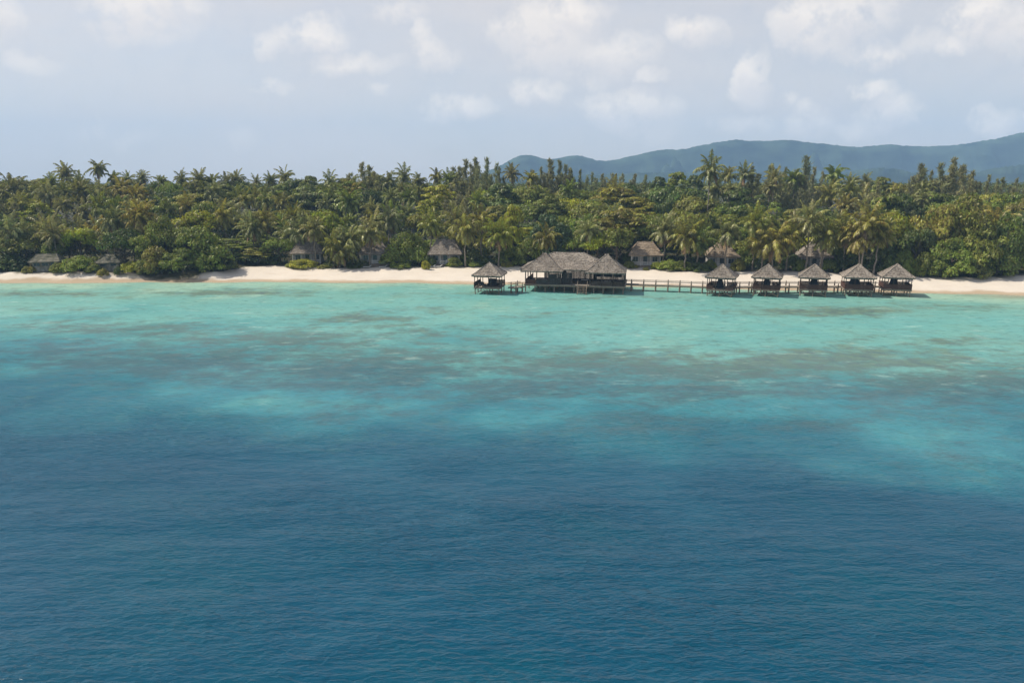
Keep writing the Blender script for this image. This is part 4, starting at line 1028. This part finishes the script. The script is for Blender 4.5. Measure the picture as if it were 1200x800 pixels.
FPALM = [(368, 258, 312, .8, 'grey', .02), (350, 258, 310, .95, 'grey', .05), (390, 276, 314, .85, 'olive', 0.03), (410, 270, 313, .85, 'grey', -.05), (398, 284, 314.3, .85, 'olive', .1), (546, 256, 313, 1.0, 'golden', .04), (534, 244, 309, 1.0, 'grey', -.03), (586, 262, 313.2, .95, 'lime', .05), (564, 246, 309, .95, 'olive', .02), (780, 258, 313.6, .95, 'grey', 0.01), (806, 262, 318.2, 1.1, 'olive', .02),
         (820, 272, 317, .8, 'mid', .06), (853, 262, 318, .8, 'grey', -.01), (968, 272, 319, .8, 'grey', .05), (886, 246, 317, 1.0, 'olive', -.02), (910, 268, 319.5, 1.08, 'golden', .05), (894, 276, 318.5, .8, 'golden', -.05), (928, 264, 317.5, .95, 'olive', .06), (950, 244, 319, .95, 'grey', -.02), (968, 262, 319.5, .9, 'olive', .05), (992, 258, 319, .95, 'olive', -.06), (1020, 246, 323.8, 1.12, 'golden', .06), (1008, 268, 322, .85, 'golden', -.1), (1034, 262, 322.5, .85, 'olive', .08),
         (60, 262, 314, .9, 'grey', 0), (10, 258, 313, .9, 'grey', 0), (345, 244, 308, .9, 'olive', .02), (296, 256, 307, .9, 'grey', .05), (310, 248, 306, .9, 'olive', -.03), (164, 240, 310, .95, 'golden', .03), (132, 246, 310, .9, 'grey', -.04), (455, 246, 308, .9, 'grey', .02), (505, 252, 309, .9, 'olive', .03), (640, 268, 313, .85, 'olive', .02), (690, 258, 312, .9, 'grey', .04), (434, 262, 312, .85, 'grey', .08)]
for (u, v, vb, s, tn, ln) in FPALM:
    palm(u, v, ground_hit(u, vb).y + .3, s, tn, 'beach', ln)

# ---- the forest behind, tier by tier
def species(u, r, tier):
    """share of palms, broadleaf, casuarina along the shore"""
    pal = np.interp(u, [-50, 40, 80, 450, 520, 640, 690, 760, 830, 850, 1000, 1060, 1250], [.3, .42, .64, .66, .5, .4, .16, .1, .28, .5, .5, .15, .05])
    cas = np.interp(u, [0, 480, 540, 690, 760, 860, 1060, 1200], [.02, .03, .22, .22, .05, .06, .1, .25]) * (1 if tier >= 3 else .25)
    x = r.random()
    return 'p' if x < pal else ('c' if x < pal + cas else 'b')
TIERS = [('lower', 17, 262, 283, 24), ('middle', 32, 240, 262, 22), ('upper', 50, 222, 241, 21), ('top', 70, 211, 222, 20)]
for ti, (row, off, v0, v1, stepu) in enumerate(TIERS):
    r = np.random.default_rng(40 + ti)
    u = -40 + r.uniform(0, 10)
    while u < 1245:
        x0 = at_y(u, 300, 165).x
        y = float(veg_y(x0)) + off + r.uniform(-6, 6)
        v = r.uniform(v0, v1) + np.interp(u, [0, 60, 300, 500, 700, 1050, 1200], [0, 0, 2, 0, 0, 2, 4]) * (ti >= 2)
        if 690 < u < 770 and ti == 3: v += 2
        sp_ = species(u, r, ti)
        if sp_ == 'p': palm(u, v, y, r.uniform(.68, 1.12), str(r.choice(['grey', 'olive', 'mid', 'golden', 'grey'])), row)
        elif sp_ == 'c': casu(u, v - 3, y, r.uniform(26, 36), row)
        else: broad(u, v, y, r.uniform(44, 70), str(r.choice(['mid', 'dark', 'olive', 'mid', 'lime'], p=[.3, .25, .25, .1, .1])), row, str(r.choice(['round', 'layered', 'tall', 'round'])), base=.3)
        u += stepu * r.uniform(.75, 1.35) * (1.25 if sp_ == 'b' else 1.0)

SKY = [(-20, 205, 'b'), (2, 205, 'b'), (24, 204, 'b'), (44, 206, 'b'), (60, 207, 'p'), (78, 195, 'p'), (94, 206, 'p'), (115, 191, 'p'), (131, 203, 'p'), (149, 204, 'p'), (169, 203, 'p'), (188, 208, 'p'), (212, 204, 'p'), (232, 203, 'p'), (248, 208, 'p'), (264, 207, 'p'), (277, 204, 'p'), (299, 208, 'p'), (317, 206, 'p'), (333, 201, 'p'), (350, 204, 'b'), (364, 201, 'b'), (386, 206, 'p'), (404, 206, 'b'), (424, 191, 'c'), (432, 194, 'c'), (412, 208, 'p'), (442, 209, 'p'),
       (455, 205, 'p'), (473, 199, 'p'), (490, 206, 'p'), (512, 201, 'p'), (526, 204, 'p'), (538, 195, 'c'), (546, 187, 'c'), (557, 185.5, 'c'), (571, 185, 'c'), (585, 196, 'c'), (600, 196, 'p'), (622, 203, 'p'), (634, 196, 'c'), (645, 187, 'c'), (656, 188, 'c'), (668, 197, 'c'), (680, 199, 'c'), (694, 202, 'c'), (706, 204, 'c'), (718, 203, 'c'), (730, 204, 'c'), (744, 204, 'c'), (757, 205, 'c'), (774, 202, 'b'), (794, 198, 'b'), (815, 202, 'b'),
       (835, 189, 'P'), (854, 198, 'p'), (872, 196, 'p'), (882, 195, 'c'), (904, 193, 'c'), (921, 196, 'c'), (908, 199, 'p'), (931, 202, 'p'), (945, 183, 'c'), (955, 196, 'c'), (978, 197, 'p'), (998, 208, 'p'), (1016, 207, 'p'), (1036, 204, 'b'), (1056, 209, 'b'), (1080, 192, 'c'), (1092, 200, 'c'), (1103, 191, 'c'), (1119, 185, 'c'), (1130, 193, 'c'), (1141, 200, 'c'), (1160, 205, 'c'), (1176, 208, 'c'), (1192, 209, 'c'), (1210, 210, 'c'), (1230, 210, 'c')]
r = np.random.default_rng(77)
for (u, v, s_) in SKY:
    x0 = at_y(u, 300, 165).x; y = float(veg_y(x0)) + 88 + r.uniform(-8, 10)
    if 688 < u < 770: y += 45
    if s_ == 'P': palm(u, v, float(veg_y(x0)) + 48, 1.0, 'grey', 'skyline', .03)
    elif s_ == 'p': palm(u, v, y, r.uniform(.62, 1.0), str(r.choice(['grey', 'olive', 'mid', 'grey'])), 'skyline')
    elif s_ == 'c': casu(u, v, y, (36 if v < 195 else 24) * r.uniform(.85, 1.25), 'skyline')
    else: broad(u, v, y, r.uniform(38, 50), str(r.choice(['dark', 'mid', 'olive'])), 'skyline', str(r.choice(['round', 'layered'])), base=.3)
for u in range(-30, 545, 21):
    x0 = at_y(u, 300, 165).x
    broad(u + r.uniform(-6, 6), 209 + r.uniform(-2.5, 2.5), float(veg_y(x0)) + 80 + r.uniform(-4, 8), r.uniform(34, 54), str(r.choice(['dark', 'mid', 'olive'])), 'top', str(r.choice(['round', 'layered'])), base=.3)
# more of the big dark trees at the right of the restaurant
for (u, v, off, w_, tn, typ) in [(788, 212, 60, 66, 'dark', 'round'), (765, 220, 62, 50, 'dark', 'round'), (812, 216, 58, 50, 'dark', 'round'), (720, 216, 52, 84, 'olive', 'layered'), (744, 226, 44, 70, 'olive', 'layered'), (700, 228, 46, 60, 'mid', 'layered'), (585, 212, 60, 60, 'dark', 'layered'), (1060, 222, 50, 56, 'dark', 'round'), (1180, 222, 46, 70, 'mid', 'big'), (1210, 228, 40, 70, 'olive', 'big')]:
    x0 = at_y(u, 300, 165).x
    broad(u, v, float(veg_y(x0)) + off, w_, tn, 'upper', typ, base=.25)

# ---- labels: each tree by look, tier, landmark and order
LAND = [(-40, 'past the grey hut'), (22, 'left of the grey hut'), (60, 'above the grey hut'), (100, 'behind the low weathered hut'), (135, 'right of the low weathered hut'), (180, 'above the big beach thicket'), (225, 'above the thicket right half'), (265, 'right of the thicket'), (300, 'above the sandy clearing'), (335, 'left of the hedge bungalow'), (362, 'behind the hedge bungalow'),
        (395, 'above the fallen fronds'), (430, 'behind the buried cottage'), (470, 'above the round bush'), (500, 'left of the white-chair bungalow'), (525, 'behind the white-chair bungalow'), (555, 'left of the lone gazebo'), (580, 'behind the lone gazebo'), (610, 'right of the lone gazebo'), (640, 'over the restaurant left roof'), (675, 'over the restaurant middle roof'), (708, 'over the restaurant pointed roof'),
        (735, 'left of the white-rail bungalow'), (762, 'behind the white-rail bungalow'), (795, 'right of the white-rail bungalow'), (825, 'left of the first row gazebo'), (850, 'behind the first row gazebo'), (875, 'right of the first row gazebo'), (902, 'behind the second row gazebo'), (930, 'past the second row gazebo'), (957, 'behind the third row gazebo'), (982, 'past the third row gazebo'),
        (1008, 'behind the fourth row gazebo'), (1032, 'between the last two gazebos'), (1055, 'behind the last gazebo'), (1085, 'right of the last gazebo'), (1120, 'over the bare right beach'), (1155, 'over the far right beach'), (1190, 'by the right edge')]
ROWW = {'beach': 'at the sand edge', 'lower': 'in the low tier', 'middle': 'half way up', 'upper': 'high up', 'top': 'below the skyline', 'skyline': 'on the skyline'}
ORD = ['first', 'second', 'third', 'fourth', 'fifth', 'sixth', 'seventh']
from collections import defaultdict
bins = defaultdict(list)
for T in TREES:
    lm = min(LAND, key=lambda q: abs(q[0] - T[4]))[1]
    bins[(WORD[T[2]] + ' ' + T[1], T[3], lm)].append(T)
for (what, row, lm), ts in bins.items():
    ts.sort(key=lambda T: T[4])
    for i, T in enumerate(ts):
        s = f'{what} {ROWW[row]} {lm}'
        if len(ts) > 1: s += f', {ORD[i]} from left'
        T[0]['label'] = s
        T[0]['group'] = {'coconut palm': 'coconut palms of the beach forest', 'feathery casuarina': 'casuarinas of the beach forest', 'shrub': 'low shrubs along the sand'}.get(T[1], 'broadleaf trees of the beach forest')

# ---- undergrowth and the far wood: stuff nobody could count
r = np.random.default_rng(5)
n = 5200
x = r.uniform(-260, 260, n); y = veg_y(x) + 2.5 + r.uniform(0, 1, n) ** 1.3 * 95
hgt = r.uniform(.3, 1, n) * np.interp(y - veg_y(x), [0, 8, 40, 90], [1.0, 2.6, 7.0, 11.0])
clr = np.ones(n, bool)
for bx in [ob for ob in COL.objects if ob.name.startswith(('beach_bungalow', 'weathered_hut')) and ob.parent is None]:
    clr &= ~((np.abs(x - bx.location.x) < 6) & (y - bx.location.y < 10))
x, y, hgt = x[clr], y[clr], hgt[clr]
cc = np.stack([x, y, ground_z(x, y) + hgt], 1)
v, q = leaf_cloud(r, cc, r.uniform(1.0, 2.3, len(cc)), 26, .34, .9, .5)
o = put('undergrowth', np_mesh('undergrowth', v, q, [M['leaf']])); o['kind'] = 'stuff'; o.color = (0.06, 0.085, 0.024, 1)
o['label'] = 'dark undergrowth filling the floor of the beach forest'
n = 7000
y = 250 + r.uniform(0, 1, n) * 500; x = r.uniform(-1, 1, n) * (y * .95 + 60)
zc = ground_z(x, y) + r.uniform(8.5, 15.0, n)
cc = np.stack([x, y, zc], 1)
v, q = leaf_cloud(r, cc, r.uniform(2.2, 4.2, n), 24, .62, .7, .5)
o = put('distant_woods', np_mesh('distant_woods', v, q, [M['leaf']])); o['kind'] = 'stuff'; o.color = (0.095, 0.115, 0.03, 1)
o['label'] = 'far-off forest canopy stretching inland behind the first trees'

# ------------------------------------------------------------------ air
HZ = 0.00021
m, nt, out = new_mat('sea haze')
pv = nt.nodes.new('ShaderNodeVolumePrincipled'); pv.inputs['Color'].default_value = (0.42, 0.67, 1.0, 1); pv.inputs['Density'].default_value = HZ; pv.inputs['Anisotropy'].default_value = 0.0
link(nt, pv.outputs[0], out.inputs['Volume'])
mb = MB(); mb.box((0, 1800, 182.5), (9000, 5200, 385))
o = mb.build('haze', m); o['kind'] = 'stuff'
print('TREES', len(TREES), counter[0])
